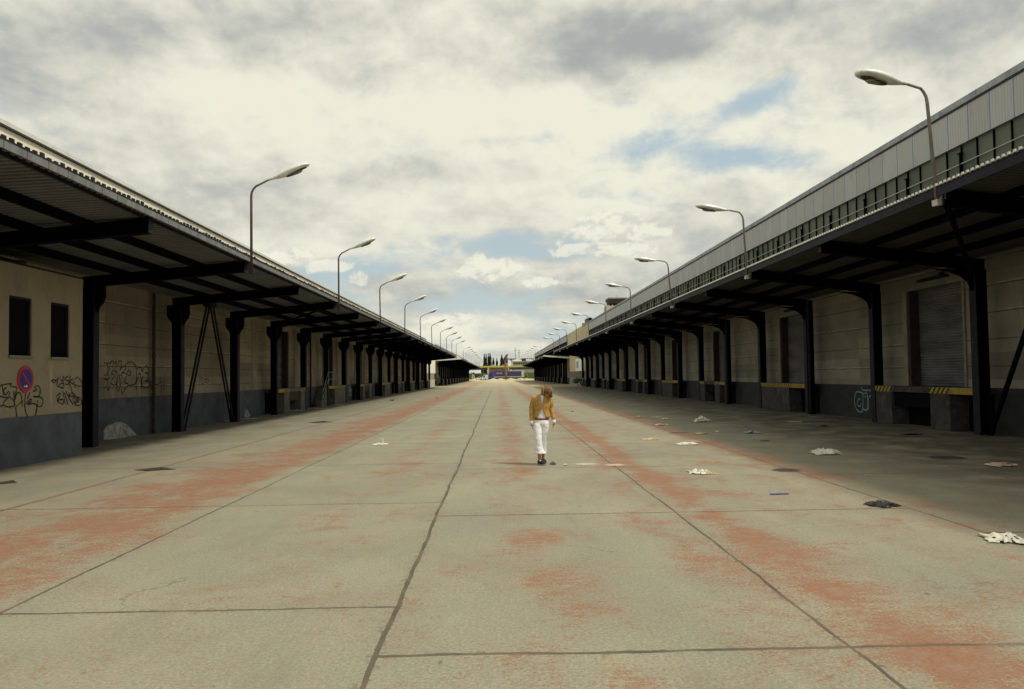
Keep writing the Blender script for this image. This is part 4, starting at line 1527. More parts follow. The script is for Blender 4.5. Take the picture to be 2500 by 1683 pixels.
    mb.ellipsoid((F.x - .018, F.y - .135, .088), (.02, .03, .016), None, 10, 6)
    mb.build('white_shoe_mark', wh, s_)
    # hair : shaggy bob swinging forward over the face
    hr = mat('brown_hair', (.13, .062, .02), .55, var=.35, vscale=12)
    hb = mat('blonde_streaks', (.34, .21, .075), .5, var=.4, vscale=16)
    mb = MB()
    mb.ellipsoid(hc + Vector((0, -.004, .030)), (.098, .118, .088), rot, 18, 12)
    mb.ellipsoid(hc + Vector((-.045, .02, -.015)), (.055, .07, .065), rot, 14, 10)
    mb.ellipsoid(hc + Vector((.060, -.03, -.030)), (.055, .085, .085), rot, 14, 10)
    mb.ellipsoid(hc + Vector((.088, -.02, -.085)), (.030, .045, .055), rot, 12, 8)
    o = mb.build('hair', hr, body)
    rem(o, .009, 2)
    dm = o.modifiers.new('shag', 'DISPLACE')
    tx = bpy.data.textures.new('shag', 'CLOUDS')
    tx.noise_scale = .03
    dm.texture = tx
    dm.strength = .02
    mb = MB()
    rh = random.Random(5)
    for k in range(42):
        a = rh.uniform(-.4, PI + .4)
        base = hc + Vector((.0 + rh.uniform(-.02, .02), .01, .118))
        e = hc + Vector((math.cos(a) * .105 + .03, -.105 + rh.uniform(0, .11), -.02 - rh.uniform(0, .10) * (1 if math.cos(a) > 0 else .5)))
        midp = hc + (base - hc + e - hc).normalized() * rh.uniform(.112, .126)
        mb.tube([base, midp, (midp + e) / 2 + (midp - hc).normalized() * .012, e], .003, 4, rr=[.004, .006, .0055, .002])
    mb.build('hair_strand', [hb], o)
    return body


person()

# ------------------------------------------------------------------ litter
def crumple(px, py, wd, dp, h, m, name, label, cat, seed, rotz=0.0, grp=None):
    p = on_ground(px, py)
    N_ = 14
    rnd = random.Random(seed)
    off = Vector((rnd.uniform(0, 50), rnd.uniform(0, 50), rnd.uniform(0, 50)))
    mb = MB()
    V_ = []
    for i in range(N_ + 1):
        for j in range(N_ + 1):
            u, v = i / N_ - .5, j / N_ - .5
            nx = mnoise.noise(Vector((u * 3.2, v * 3.2, 0)) + off)
            nz = mnoise.noise(Vector((u * 5, v * 5, 3)) + off)
            n3 = abs(mnoise.noise(Vector((u * 9, v * 9, 7)) + off))
            r2 = max(0, 1 - (2 * u) ** 2 * .9) * max(0, 1 - (2 * v) ** 2 * .9)
            x = (u * (1 + .5 * nx)) * wd * .85
            y = (v * (1 + .6 * nz)) * dp
            z = .004 + .85 * h * (r2 ** .6) * (.55 + .8 * n3 + .6 * max(0, nz)) + .003 * n3
            V_.append((x, y, max(.003, z)))
    cz, sz = math.cos(rotz), math.sin(rotz)
    mb.v = [(p.x + x * cz - y * sz, p.y + x * sz + y * cz, z) for x, y, z in V_]
    for i in range(N_):
        for j in range(N_):
            if rnd.random() < .04: continue
            a = i * (N_ + 1) + j
            mb.f.append((a, a + N_ + 1, a + N_ + 2, a + 1))
            mb.mi.append(0)
    o = mb.build(name, m)
    so_ = o.modifiers.new('solid', 'SOLIDIFY')
    so_.thickness = .003
    setp(o, label, cat, grp)
    return o


LG = 'litter scattered on the concrete'
def zc3(x, y): return (1250 + x * .5367, 1000 + y * .5367)
items = [
    (*zc3(577, 35), .55, .35, .06, 'papercream', 'crumpled_paper', 'flat cream scrap on the ground, farthest left of the far litter group', 'litter'),
    (*zc3(660, 37), .50, .5, .05, 'paperpink', 'crumpled_paper', 'pink and white stained wrapper lying in the far litter group', 'litter'),
    (*zc3(695, 44), .42, .4, .06, 'papercream', 'crumpled_paper', 'yellowish paper touching the pink stained wrapper', 'litter'),
    (*zc3(862, 56), .62, .5, .22, 'paper', 'crumpled_paper', 'upright crumpled white sheet in the right canopy shade', 'litter'),
    (*zc3(682, 73), .55, .35, .08, 'papercream', 'crumpled_paper', 'small cream crumple just below the pink stained wrapper', 'litter'),
    (*zc3(756, 107), .60, .18, .01, 'paperdark', 'plastic_film', 'flat dark strip on the ground left of the white and black scrap', 'litter'),
    (*zc3(860, 111), .48, .3, .06, 'papercream', 'crumpled_paper', 'white scrap with black end on the shade line', 'litter'),
    (*zc3(933, 101), .10, .2, .03, 'paper', 'paper_scrap', 'tiny white dot of paper between two larger scraps', 'litter'),
    (*zc3(1092, 108), .62, .5, .09, 'papergrey', 'plastic_bag', 'grey violet plastic bag in the canopy shade', 'litter'),
    (*zc3(1150, 144), .30, .12, .01, 'paperdark', 'plastic_film', 'short dark strip below the grey violet bag', 'litter'),
    (*zc3(625, 137), .50, .35, .06, 'papercream', 'crumpled_paper', 'long cream tube of paper on the red dust', 'litter'),
    (*zc3(795, 159), .56, .4, .07, 'paper', 'crumpled_paper', 'white and orange crumple on the red dust strip', 'litter'),
    (*zc3(1432, 201), .70, .6, .12, 'paper', 'crumpled_paper', 'large dirty white crumple in the shade left of the round cover', 'litter'),
    (*zc3(1285, 58), .55, .3, .04, 'paperpink', 'crumpled_paper', 'pinkish flat scrap deep in the right shade', 'litter'),
    (*zc3(1372, 38), .60, .3, .06, 'papergrey', 'plastic_bag', 'dull grey scrap near the right dock', 'litter'),
    (*zc3(1418, 77), .36, .2, .04, 'paperdark', 'plastic_film', 'black crumple between two dull scraps by the right dock', 'litter'),
    (*zc3(1455, 51), .55, .3, .03, 'papergrey', 'plastic_bag', 'flat grey strip nearest the pale blue graffiti', 'litter'),
    (*zc3(1815, 115), .5, .3, .05, 'paperdark', 'plastic_film', 'dark crumple in front of the first right dock', 'litter'),
    (*zc3(848, 289), .40, .45, .07, 'paper', 'crumpled_paper', 'bright bluish white crumple in the sun', 'litter'),
    (*zc3(893, 291), .24, .3, .05, 'papercream', 'crumpled_paper', 'brown and cream crumple touching the bright white one', 'litter'),
    (*zc3(1690, 439), .38, .32, .07, 'paperdark', 'plastic_bag', 'shiny black plastic bag on the ground at the right', 'litter'),
    (*zc3(2240, 595), .44, .38, .08, 'paper', 'crumpled_paper', 'big white crumpled sheet at the right picture edge', 'litter'),
    (*zc3(2215, 256), .55, .4, .08, 'paperpink', 'crumpled_paper', 'red and cream wrapper right of the round cover', 'litter'),
    (*zc3(187, 251), .12, .12, .06, 'conc', 'crushed_cup', 'crushed grey cup just right of the walker', 'litter'),
    (*zc3(243, 255), .11, .12, .06, 'rock', 'crushed_cup', 'crushed brown cup by the white smear', 'litter'),
    (*zc3(275, 10), .14, .2, .04, 'paperdark', 'paper_scrap', 'tiny dark scrap on the road right of the walker', 'litter'),
    (928, 1086, .50, .35, .05, 'paper', 'crumpled_paper', 'red and white wrapper alone on the left lane', 'litter'),
    (1005, 1003, .2, .3, .05, 'papercream', 'paper_scrap', 'tiny orange scrap on the left red strip', 'litter'),
    (548, 1029, .4, .3, .05, 'paper', 'paper_scrap', 'white rubbish at the foot of the V brace', 'litter'),
    (608, 1023, .8, .25, .03, 'paper', 'paper_scrap', 'long white scrap by the third left column', 'litter'),
    (721, 1003, .9, .4, .06, 'paper', 'paper_scrap', 'white rubbish in the gap of the first left dock', 'litter'),
    (775, 998, 1.1, .3, .04, 'papercream', 'paper_scrap', 'flat pale board before the dock steps', 'litter'),
    (826, 990, .9, .4, .06, 'paper', 'paper_scrap', 'white rubbish under the dock with steps', 'litter'),
    (842, 983, .4, .3, .05, 'paper', 'paper_scrap', 'small white scrap past the dock with steps', 'litter'),
    (656, 1013, .35, .3, .05, 'paper', 'paper_scrap', 'white scrap at the fourth left column', 'litter'),
]
for i, (px, py, wd, dp, h, m, nm, lb, ct) in enumerate(items):
    crumple(px, py, wd, dp, h, M[m], nm, lb, ct, 100 + i, random.Random(i).uniform(-.3, .3), LG)
p = on_ground(930, 1085)
m_ = MB(); m_.hexa([(p.x + .05, p.y, 0.03), (p.x + .08, p.y, .03), (p.x + .08, p.y + .02, .03), (p.x + .05, p.y + .02, .03),
                    (p.x + .02, p.y, .16), (p.x + .06, p.y, .17), (p.x + .06, p.y + .02, .17), (p.x + .02, p.y + .02, .16)])
o = m_.build('paper_flap', M['paper'])
setp(o, 'upright white flap sticking out of the red and white wrapper', 'litter', LG)
a0, a1 = on_ground(1880, 1209), on_ground(1925, 1207.5)
m_ = MB(); m_.tube([a0 + Vector((0, 0, .012)), (a0 + a1) / 2 + Vector((0, .01, .012)), a1 + Vector((0, 0, .012))], .011, 6)
setp(m_.build('plastic_strip', M['bluestick']), 'thin blue plastic strip lying on the sunny concrete at the right', 'litter', LG)

# manhole covers
for (px, py, rr_, lb) in ((1919, 1148.5, .20, 'round iron cover on the edge of the shade, left of the two'),
                          (2311, 1118, .33, 'large round iron cover deep in the shade, right of the two')):
    p = on_ground(px, py)
    T_ = thing('manhole_cover', lb, 'manhole cover', p, 'manhole covers')
    m_ = MB()
    m_.prism([(p.x + rr_ * math.cos(2 * PI * k / 32), p.y + rr_ * math.sin(2 * PI * k / 32)) for k in range(32)], 'z', .001, .007)
    m_.build('cover', M['manhole'], T_)
    m_ = MB()
    for k in range(32):
        a, b2 = 2 * PI * k / 32, 2 * PI * (k + 1) / 32
        ro, ri = rr_ + .05, rr_ + .004
        m_.hexa([(p.x + ri * math.cos(a), p.y + ri * math.sin(a), .001), (p.x + ro * math.cos(a), p.y + ro * math.sin(a), .001), (p.x + ro * math.cos(b2), p.y + ro * math.sin(b2), .001), (p.x + ri * math.cos(b2), p.y + ri * math.sin(b2), .001),
                 (p.x + ri * math.cos(a), p.y + ri * math.sin(a), .009), (p.x + ro * math.cos(a), p.y + ro * math.sin(a), .009), (p.x + ro * math.cos(b2), p.y + ro * math.sin(b2), .009), (p.x + ri * math.cos(b2), p.y + ri * math.sin(b2), .009)])
    m_.build('cover_frame', M['conc'], T_)
# broken drain plate on the left and small dark holes
for (px, py, sx, sy, lb) in ((378, 1147.5, .42, .22, 'dark sunken drain plate with a bent corner on the left'), (782, 1031.5, .5, .5, 'thin dark drain slot on the left, farther off'), (12, 1180, .2, .2, 'dark hole at the left picture edge')):
    p = on_ground(px, py)
    m_ = MB()
    m_.hexa([(p.x - sx, p.y, .001), (p.x - .02, p.y - sy, .001), (p.x + sx, p.y + .02, .001), (p.x + .03, p.y + sy, .001),
             (p.x - sx, p.y, .006), (p.x - .02, p.y - sy, .012), (p.x + sx, p.y + .02, .006), (p.x + .03, p.y + sy, .03)])
    setp(m_.build('drain_cover', M['manhole']), lb, 'drain cover')

# ------------------------------------------------------------------ vegetation
def clump(name, label, cat, c, size, n, leaf, material, stems=None, grp=None, seed=0, spindle=False):
    T_ = thing(name, label, cat, (c[0], c[1], c[2]), grp)
    rnd = random.Random(seed)
    mb = MB()
    sub = [(rnd.uniform(-.55, .55), rnd.uniform(-.55, .55), rnd.uniform(.15, .9), rnd.uniform(.28, .55)) for _ in range(9)]
    k = 0
    while k < n:
        if spindle:
            h = rnd.random() ** .9
            prof = (math.sin(PI * min(1, h * .93 + .10)) ** .65) * (1.0 if h < .8 else (1.02 - h) / .22 * .9 + .1)
            a = rnd.uniform(0, 2 * PI)
            r_ = prof * (rnd.random() ** .45) * (1 + .25 * math.sin(h * 17 + a * 2))
            p = Vector((c[0] + size[0] * .5 * r_ * math.cos(a), c[1] + size[1] * .5 * r_ * math.sin(a), c[2] + size[2] * (.04 + .96 * h)))
        else:
            sx, sy, sz, sr = rnd.choice(sub)
            d = Vector((rnd.gauss(0, 1), rnd.gauss(0, 1), rnd.gauss(0, 1))).normalized() * sr * rnd.random() ** .4
            p = Vector((c[0] + size[0] * .5 * (sx + d.x), c[1] + size[1] * .5 * (sy + d.y), c[2] + size[2] * max(.03, sz * .8 + d.z * .45)))
        nn = Vector((rnd.gauss(0, 1), rnd.gauss(0, 1), rnd.gauss(0, 1) + .5)).normalized()
        a_ = nn.orthogonal().normalized() * leaf * rnd.uniform(.6, 1.3)
        b_ = nn.cross(a_).normalized() * leaf * rnd.uniform(.4, .9)
        mb.poly([p + a_, p + b_, p - a_, p - b_])
        k += 1
    mb.build('foliage', material, T_)
    m_ = MB()
    for q in range(1 if spindle else 5):
        a = rnd.uniform(0, 2 * PI)
        e = Vector((c[0] + size[0] * .25 * math.cos(a), c[1] + size[1] * .25 * math.sin(a), c[2] + size[2] * .6)) if not spindle else Vector((c[0], c[1], c[2] + size[2] * .85))
        m_.tube([(c[0], c[1], c[2] - .05), ((c[0] + e.x) / 2, (c[1] + e.y) / 2, (c[2] + e.z) / 2), e], .03, 6, rr=[size[2] * .012 + .01, size[2] * .008 + .008, .006])
    m_.build('trunk' if spindle else 'stem', M['darkbark'], T_)
    return T_


p = on_ground(1070, 947)
clump('bush', 'green bush growing in the bright gap at the end of the left near warehouse', 'bush', (-11.3, 149.5, 0), (2.2, 2.0, 3.0), 900, .11, M['leaf'], seed=1)
clump('bush', 'green bush growing against the tan link block on the right', 'bush', (13.0, 128.5, 0), (2.6, 3.0, 1.9), 800, .10, M['leaf'], seed=2)
p = on_ground(1284, 924.5)
clump('bush', 'yellow green sapling in front of the lorry tail', 'bush', (12.2, 340, 0), (2.2, 2.2, 3.2), 500, .2, M['leafy'], seed=3)
p = on_dist(1161, 916, 385)
clump('bush', 'green bushes under the bridge, left of the lorry', 'bush', (p.x, 392, 0), (6.5, 4, 4.2), 900, .3, M['leaf'], seed=4)
p = on_ground(957, 979)
clump('weed', 'small green weed tuft on the left side of the road', 'plant', (p.x, p.y, 0), (.55, .3, .12), 90, .035, M['leaf'], seed=5)
p = on_ground(1068, 973.5)
clump('weed', 'tiny yellow weed farther off on the left lane', 'plant', (p.x, p.y, 0), (.3, .2, .08), 40, .025, M['leafy'], seed=6)
def fx(z): return 1150 + z / 15.53
def fy(z): return 855 + z / 15.53
YP = 650
for i, (x0, x1, tp, lb) in enumerate(((470, 545, 150, 'tall poplar, leftmost of the row'), (550, 606, 150, 'slim tall poplar, second of the row'), (636, 680, 135, 'narrow poplar against the tallest one'), (672, 782, 118, 'tallest and widest poplar of the row'),
                                  (808, 893, 290, 'short poplar right of the tallest one'), (945, 1022, 318, 'shortest poplar, standing alone right of the gap'), (1105, 1235, 180, 'broad dark poplar left of the bare trunk'), (1225, 1290, 300, 'low poplar behind the bare trunk'))):
    yy = YP + 6 * (i % 3)
    a, bb = on_dist(fx(x0), 900, yy), on_dist(fx(x1), 900, yy)
    tz = on_dist(fx((x0 + x1) / 2), fy(tp), yy).z
    clump('poplar_tree', lb, 'tree', ((a.x + bb.x) / 2, yy, -.03), ((bb.x - a.x) * 1.15, (bb.x - a.x) * 1.1, tz), 2600, .48, M['poplar'], grp='poplars beyond the bridge', seed=20 + i, spindle=True)
for i, (x0, x1, tp, lb) in enumerate(((370, 450, 500, 'low dark tree left of the poplars'), (1340, 1480, 530, 'low dark tree right of the bare trunk'), (1480, 1600, 520, 'low dark tree beside the grey office block'))):
    a, bb = on_dist(fx(x0), 900, 640), on_dist(fx(x1), 900, 640)
    tz = on_dist(fx(x0), fy(tp), 640).z
    clump('round_tree', lb, 'tree', ((a.x + bb.x) / 2, 640, -.03), ((bb.x - a.x) * 1.3, 8, tz), 900, .5, M['poplar'], seed=50 + i)

# pollarded bare tree
b0 = on_ground(1235, 927)
YT = 352
p = on_dist(1235, 926, YT)
T_ = thing('pollard_tree', 'bare knobbly pollarded trunk standing in front of the lorry', 'tree', (p.x, YT, 0))
def tz(y): return on_dist(1235, fy(y), YT).z
def txx(x): return on_dist(fx(x), 900, YT).x
m_ = MB()
m_.tube([(txx(1318), YT, -.05), (txx(1318), YT, tz(900)), (txx(1312), YT, tz(650)), (txx(1318), YT, tz(480)), (txx(1320), YT, tz(370))], .5, 10, rr=[.62, .50, .52, .60, .62])
m_.build('trunk', M['bark'], T_, smooth=True)
m_ = MB()
rnd = random.Random(3)
for (x, y, r_) in ((1330, 340, .75), (1300, 300, .6), (1355, 300, .55), (1340, 410, .7), (1315, 255, .42), (1360, 450, .45), (1290, 380, .5), (1345, 205, .40), (1380, 185, .36), (1352, 240, .33)):
    m_.ellipsoid((txx(x), YT + rnd.uniform(-.3, .3), tz(y)), (r_, r_ * .9, r_ * 1.15), Matrix.Rotation(rnd.uniform(-.5, .5), 3, 'Y'), 8, 6)
m_.tube([(txx(1330), YT, tz(300)), (txx(1345), YT, tz(230)), (txx(1400), YT, tz(172))], .2, 6, rr=[.35, .28, .22])
o = m_.build('knobbly_crown', M['darkbark'], T_)
dm = o.modifiers.new('d', 'DISPLACE'); tx = bpy.data.textures.new('knots', 'CLOUDS'); tx.noise_scale = .5; dm.texture = tx; dm.strength = .35
# ------------------------------------------------------------------ lorry
YL = 374
def lx(z): return on_dist(fx(z), 918, YL).x
TR = thing('lorry', 'blue articulated lorry with dark blue curtain trailer crossing the street end', 'lorry', (lx(1300), YL, 0))
c0, c1 = lx(648), lx(868)
m_ = MB()
m_.prism([(c0, .55), (c1 - .15, .55), (c1 - .15, 3.75), (c0 + .9, 3.65), (c0 + .25, 2.9), (c0 + .02, 1.8)][::-1], 'y', YL - 1.22, YL + 1.22)
m_.build('cab', M['truckblue'], TR, bevel=.05)
m_ = MB(); m_.box(c0 + .75, c0 + 1.6, YL - 1.235, YL - 1.222, 1.9, 2.75); m_.build('door_window', M['glass'], TR)
m_ = MB(); m_.hexa([(c0 - .03, YL - 1.0, 1.75), (c0 + .02, YL - 1.0, 1.75), (c0 + .02, YL + 1.0, 1.75), (c0 - .03, YL + 1.0, 1.75), (c0 + .2, YL - 1.0, 2.8), (c0 + .26, YL - 1.0, 2.8), (c0 + .26, YL + 1.0, 2.8), (c0 + .2, YL + 1.0, 2.8)])
m_.build('windscreen', M['glass'], TR)
t0, t1 = lx(880), lx(2010)
tq = lx(1910)
m_ = MB(); m_.box(t0, tq, YL - 1.25, YL + 1.25, 1.42, 3.92); m_.build('trailer', M['curtain'], TR)
m_ = MB(); m_.box(tq + .01, t1, YL - 1.26, YL + 1.26, 1.42, 3.92); m_.build('trailer_tail', M['pale'], TR)
m_ = MB(); m_.box(t0, t1, YL - 1.28, YL + 1.28, 1.12, 1.41); m_.build('chassis_rail', M['pale'], TR)
m_ = MB(); m_.box(lx(1400), t1 - .05, YL - 1.27, YL + 1.27, 3.925, 4.06); m_.build('trailer_roof_rail', M['white'], TR)
m_ = MB()
for k, x in enumerate((960, 1000, 1040, 1085, 1120, 1150)):
    m_.box(lx(x), lx(x) + .24 + .1 * (k % 2), YL - 1.262, YL - 1.252, 2.75, 3.25)
m_.build('lettering', M['pale'], TR)
for x in (740, 960, 1600, 1720, 1840):
    m_ = MB()
    for sy in (-1, 1):
        yc = YL + sy * 1.05
        m_.prism([(lx(x) + .5 * math.cos(2 * PI * k / 20), .5 + .5 * math.sin(2 * PI * k / 20)) for k in range(20)], 'y', yc - .15, yc + .15)
    m_.build('wheel', M['tyre'], TR)
m_ = MB(); m_.box(lx(1000), lx(1500), YL - .5, YL + .5, .75, 1.1); m_.build('underframe', M['steel2'], TR)

# ------------------------------------------------------------------ bridge and the far background
YB = 400
def z_at(py, Y): return on_dist(1235, py, Y).z
BR = thing('bridge', 'low bridge with a yellow edge beam crossing behind the lorry', 'bridge', (0, YB, 0))
m_ = MB(); m_.box(-90, 90, YB - .3, YB, z_at(897, YB), z_at(893.2, YB)); m_.build('yellow_edge_beam', M['yellowbeam'], BR)
m_ = MB(); m_.box(-90, 90, YB + .1, YB + 9, z_at(902.6, YB), z_at(897.2, YB)); m_.build('girder', M['bridge'], BR)
bx0, bx1 = on_dist(fx(690), 900, YB).x, on_dist(fx(1400), 900, YB).x
m_ = MB(); m_.box(bx0, bx1, YB + .02, YB + 8, 0, z_at(897.3, YB)); m_.build('brick_abutment', M['brick'], BR)
m_ = MB(); m_.box(bx0 - .8, bx0 - .02, YB - .25, YB + .3, 0, z_at(897.2, YB)); m_.build('yellow_post', M['yellowbeam'], BR)
m_ = MB(); m_.box(bx1 + .02, bx1 + .6, YB - .25, YB + .3, z_at(905, YB), z_at(897.2, YB)); m_.build('yellow_post', M['yellowbeam'], BR)
for x in (-30, -17.2, 22, 40, 60, -60, -45):
    m_ = MB(); m_.box(x, x + 1.1, YB + 1, YB + 3, 0, z_at(902.7, YB)); m_.build('pier', M['pale'], BR)
m_ = MB(); m_.box(-200, 200, YB + 60, YB + 62, 0, 3.4)
setp(m_.build('hedge_wall', M['leaf']), 'long green hedge seen under the bridge', 'hedge')
# parked car and van left of the lorry
def car(x, y, L_, H_, label, van=False):
    T_ = thing('parked_van' if van else 'parked_car', label, 'van' if van else 'car', (x, y, 0))
    m_ = MB()
    if van:
        pr = [(x - L_ / 2, .35), (x + L_ / 2, .35), (x + L_ / 2, H_), (x - L_ * .25, H_), (x - L_ * .42, H_ * .62), (x - L_ / 2, H_ * .5)]
    else:
        pr = [(x - L_ / 2, .3), (x + L_ / 2, .3), (x + L_ / 2, .85), (x + L_ * .36, .95), (x + L_ * .22, H_), (x - L_ * .12, H_), (x - L_ * .27, .95), (x - L_ * .48, .8)]
    m_.prism(pr[::-1], 'y', y - .85, y + .85)
    m_.build('body', M['carwhite'], T_, bevel=.06)
    m_ = MB()
    m_.prism([(x - L_ * .22, .97), (x + L_ * .30, .97), (x + L_ * .20, H_ - .08), (x - L_ * .10, H_ - .08)][::-1] if not van else [(x - L_ * .40, 1.1), (x - L_ * .15, 1.1), (x - L_ * .15, H_ - .2), (x - L_ * .26, H_ - .2)][::-1], 'y', y - .862, y + .862)
    m_.build('side_windows', M['glass'], T_)
    for sx in (-.3, .3):
        m_ = MB()
        for sy in (-1, 1):
            m_.prism([(x + sx * L_ + .32 * math.cos(2 * PI * k / 16), .32 + .32 * math.sin(2 * PI * k / 16)) for k in range(16)], 'y', y + sy * .78 - .1, y + sy * .78 + .1)
        m_.build('wheel', M['tyre'], T_)
    return T_
car(on_dist(1169, 922, 372).x, 372, 3.6, 1.4, 'pale car parked left of the lorry under the bridge')
car(on_dist(1178, 922, 373).x + .3, 374, 3.4, 1.3, 'low white car between the pale car and the white van')
car(on_dist(1187, 922, 378).x, 380, 4.3, 2.3, 'white van parked just left of the lorry cab', True)
# office block with white roof, gantry, masts, huts
OB = thing('office_block', 'grey office block with pale roofs rising behind the bridge', 'building', (18, 560, 0))
Y6 = 560
def X6(z): return on_dist(fx(z), 900, Y6).x
def Z6(z): return on_dist(1270, fy(z), Y6).z
m_ = MB(); m_.box(X6(1595), X6(1595) + 26, Y6, Y6 + 15, 0, Z6(440)); m_.build('wall', M['grey'], OB)
m_ = MB(); m_.box(X6(1595) - .3, X6(1595) + 26.3, Y6 - .3, Y6 + 15, Z6(440) + .01, Z6(420)); m_.build('roof', M['pale'], OB)
for k in range(16):
    m_ = MB()
    m_.box(X6(1595) + .6 + k * 1.6, X6(1595) + 1.7 + k * 1.6, Y6 - .05, Y6 - .01, Z6(540), Z6(475))
    m_.build('window', M['glass'], OB)
m_ = MB(); m_.prism([(X6(1620), Z6(418)), (X6(1900), Z6(418)), (X6(1850), Z6(330)), (X6(1790), Z6(300)), (X6(1700), Z6(340))][::-1], 'y', Y6 + 1, Y6 + 10); m_.build('white_roof_hall', M['whitewall'], OB)
m_ = MB(); m_.box(X6(1935), X6(2080), Y6 + .5, Y6 + 8, Z6(418), Z6(330)); m_.build('dark_roof_box', M['steel2'], OB)
m_ = MB(); m_.box(X6(2085), X6(2270), Y6 + 1, Y6 + 9, Z6(418), Z6(345)); m_.build('white_roof_box', M['whitewall'], OB)
GT = thing('pipe_gantry', 'grey horizontal gantry above the pale roofs', 'gantry', (X6(1800), 600, 0))
m_ = MB(); m_.box(X6(1385), X6(2500), 600, 603, Z6(325), Z6(262)); m_.build('deck', M['copeR'], GT)
m_ = MB(); m_.box(X6(1525), X6(1610), 599, 604, Z6(350), Z6(280)); m_.build('brown_cabin', M['brick'], GT)
for z in (1400, 1570, 2200):
    m_ = MB(); m_.box(X6(z), X6(z) + .7, 600.5, 602, 0, Z6(326)); m_.build('support', M['copeR'], GT)
for (px, top, lb) in ((1257.8, 848, 'taller thin mast, left of the pair'), (1267, 852.5, 'shorter thin mast, right of the pair')):
    p = on_dist(px, top, 590)
    T_ = thing('mast', lb, 'mast', (p.x, 590, 0), 'masts behind the bridge')
    m_ = MB(); m_.tube([(p.x, 590, 0), (p.x, 590, p.z)], .2, 8, rr=[.30, .18]); m_.build('pole', M['grey'], T_)
    m_ = MB(); m_.box(p.x - 1.2, p.x + 1.2, 589.9, 590.1, p.z - 2.6, p.z - 2.4); m_.build('crossbar', M['grey'], T_)
H1 = thing('red_roof_house', 'house with a red roof behind the bridge', 'house', (X6(1210), 520, 0))
def hx(z): return on_dist(fx(z), 900, 520).x
def hz(z): return on_dist(1230, fy(z), 520).z
m_ = MB(); m_.box(hx(1165), hx(1400), 520, 526, 0, hz(605)); m_.build('wall', M['tan'], H1)
m_ = MB(); m_.prism([(hx(1145), hz(604)), (hx(1420), hz(604)), (hx(1330), hz(540)), (hx(1180), hz(540))][::-1], 'y', 519, 527); m_.build('roof', M['redroof'], H1)
H2 = thing('blue_roof_shed', 'low shed with a blue grey roof behind the bridge', 'shed', (hx(820), 525, 0))
m_ = MB(); m_.box(hx(750), hx(895), 525, 530, 0, hz(600)); m_.build('wall', M['grey'], H2)
m_ = MB(); m_.box(hx(745), hx(900), 524.5, 530.5, hz(599), hz(548)); m_.build('roof', M['copeR'], H2)

# watch tower above the right warehouse
YW = 200
p0, p1 = on_dist(1481, 757, YW), on_dist(1524, 757, YW)
WT_ = thing('watch_tower', 'watch tower with a flared roof rising over the right warehouse', 'tower', ((p0.x + p1.x) / 2, YW, 0))
zz = on_dist(1500, 747, YW).z
m_ = MB(); m_.box(p0.x, p1.x, YW, YW + 5, 0, zz); m_.build('shaft', M['tan'], WT_)
z2 = on_dist(1500, 741, YW).z
z3 = on_dist(1500, 730, YW).z
a0, a1 = on_dist(1490, 740, YW).x, on_dist(1525, 740, YW).x
m_ = MB()
for k in range(5):
    xx = a0 + (a1 - a0) * k / 4
    for yy in (YW + .3, YW + 4.3):
        m_.box(xx - .15, xx + .15, yy, yy + .3, zz + .003, z2)
m_.build('cabin_posts', M['steel2'], WT_)
m_ = MB()
c_ = (a0 + a1) / 2
hw0, hw1 = (a1 - a0) / 2 + .1, (a1 - a0) / 2 + .45
m_.hexa([(c_ - hw0, YW, z2), (c_ + hw0, YW, z2), (c_ + hw0, YW + 4.8, z2), (c_ - hw0, YW + 4.8, z2), (c_ - hw1, YW - .3, z3), (c_ + hw1, YW - .3, z3), (c_ + hw1, YW + 5.1, z3), (c_ - hw1, YW + 5.1, z3)])
m_.build('flared_roof', M['darkline'], WT_)
m_ = MB(); m_.box(c_ - hw1 - .1, c_ + hw1 + .1, YW - .4, YW + 5.2, z3 + .003, z3 + .3); m_.build('roof_slab', M['grey'], WT_)
m_ = MB()
q = p0.x - .15
for zz_ in (zz + .4, zz + 1.0):
    m_.tube([(q, YW, zz_), (a0, YW, zz_)], .05, 6)
m_.tube([(q, YW, zz), (q, YW, zz + 1.3)], .05, 6)
m_.tube([(q - .4, YW, zz + 1.2), (q + .4, YW, zz + 1.2)], .04, 6)
m_.tube([(c_, YW + 2, z3 + .3), (c_, YW + 2, z3 + 1.1)], .04, 6)
m_.build('railing', M['steel2'], WT_)

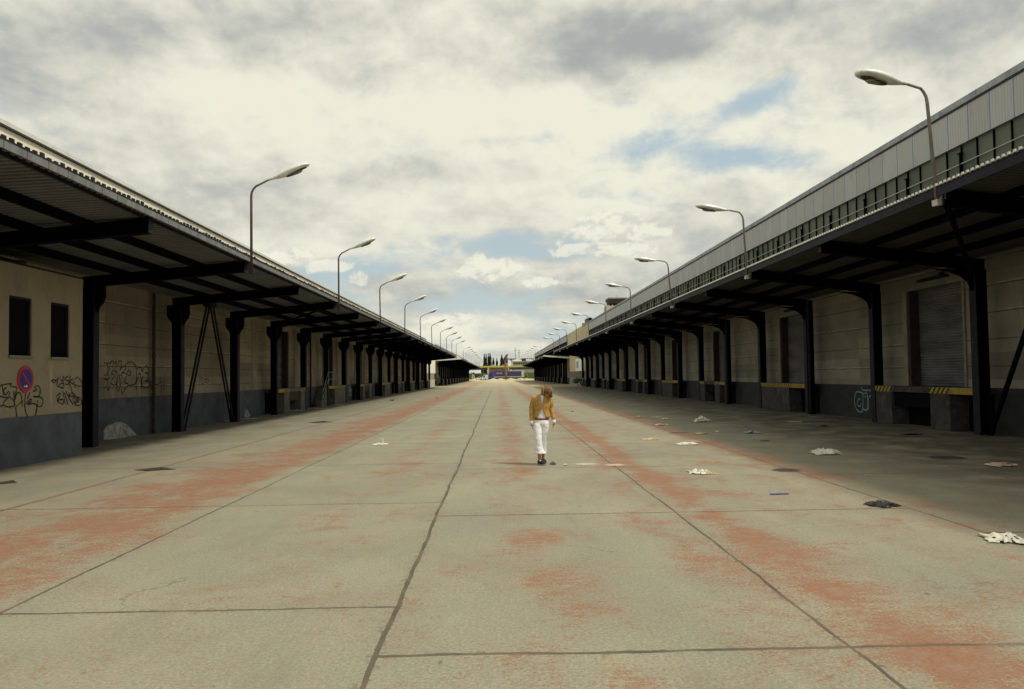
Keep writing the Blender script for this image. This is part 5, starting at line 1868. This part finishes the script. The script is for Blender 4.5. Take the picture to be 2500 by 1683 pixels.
# roof vent stack where the tan panels start
p = on_dist(1437, 782, 117)
T_ = thing('roof_vent', 'dark capped vent pipe at the start of the tan parapet panels', 'vent', (13.4, 117, 9.54))
vz = on_dist(1437, 781, 117).z
m_ = MB(); m_.tube([(13.7, 117, 9.545), (13.7, 117, vz)], .13, 8); m_.build('pipe', M['steel2'], T_)
m_ = MB(); m_.tube([(13.7, 117, vz), (13.7, 117, vz + .12), (13.7, 117, vz + .35)], .5, 10, rr=[.55, .5, .08]); m_.build('cap', M['steel'], T_)
T_ = thing('brick_chimney', 'small rust brown chimney stub on the tan parapet', 'chimney', (13.8, 121, 9.54))
m_ = MB(); m_.box(13.5, 14.2, 119.5, 122, 9.545, 10.25); m_.box(13.5, 14.0, 124.8, 126, 9.545, 9.9); m_.build('stack', M['brick'], T_)

# rubble and sand at the end of the road
rnd = random.Random(77)
labs = ['pale rubble heap before the lorry cab', 'low sand heap left of the pollarded tree', 'pale rubble heap right of the pollarded tree', 'sand heap under the lorry tail', 'sand heap at the end of the left far warehouse', 'small heap of sand against the left far warehouse', 'low heap by the yellow green sapling']
for i, (px, py) in enumerate(((1205, 927), (1222, 928), (1247, 927.5), (1270, 927.5), (1158, 927), (1140, 929), (1285, 927))):
    Y_ = 345 - (22 if i > 3 else 0)
    p = on_dist(px, 926, Y_)
    mb = MB()
    n_ = 14
    rings = []
    for k in range(6):
        f_ = k / 5
        rings.append([(p.x + (2.6 - 2.4 * f_) * math.cos(2 * PI * j / n_) * rnd.uniform(.75, 1.2), Y_ + (1.6 - 1.5 * f_) * math.sin(2 * PI * j / n_) * rnd.uniform(.8, 1.2), -.05 + .75 * f_ ** .8 * rnd.uniform(.6, 1.2)) for j in range(n_)])
    mb.rings(rings)
    setp(mb.build('rubble_heap', M['rock']), labs[i], 'heap', 'heaps at the end of the road')
p = on_dist(1155.5, 918, 340)
for k, (px, h) in enumerate(((1154, 2.3), (1157, 2.0))):
    p = on_dist(px, 918, 335)
    m_ = MB(); m_.box(p.x - .35, p.x + .35, 335, 335.7, -.02, h); m_.prism([(p.x - .45, h), (p.x + .45, h), (p.x, h + .35)][::-1], 'y', 334.9, 335.8)
    setp(m_.build('gate_post', M['rock']), ['taller pale gate post at the far left corner', 'shorter pale gate post at the far left corner'][k], 'post')
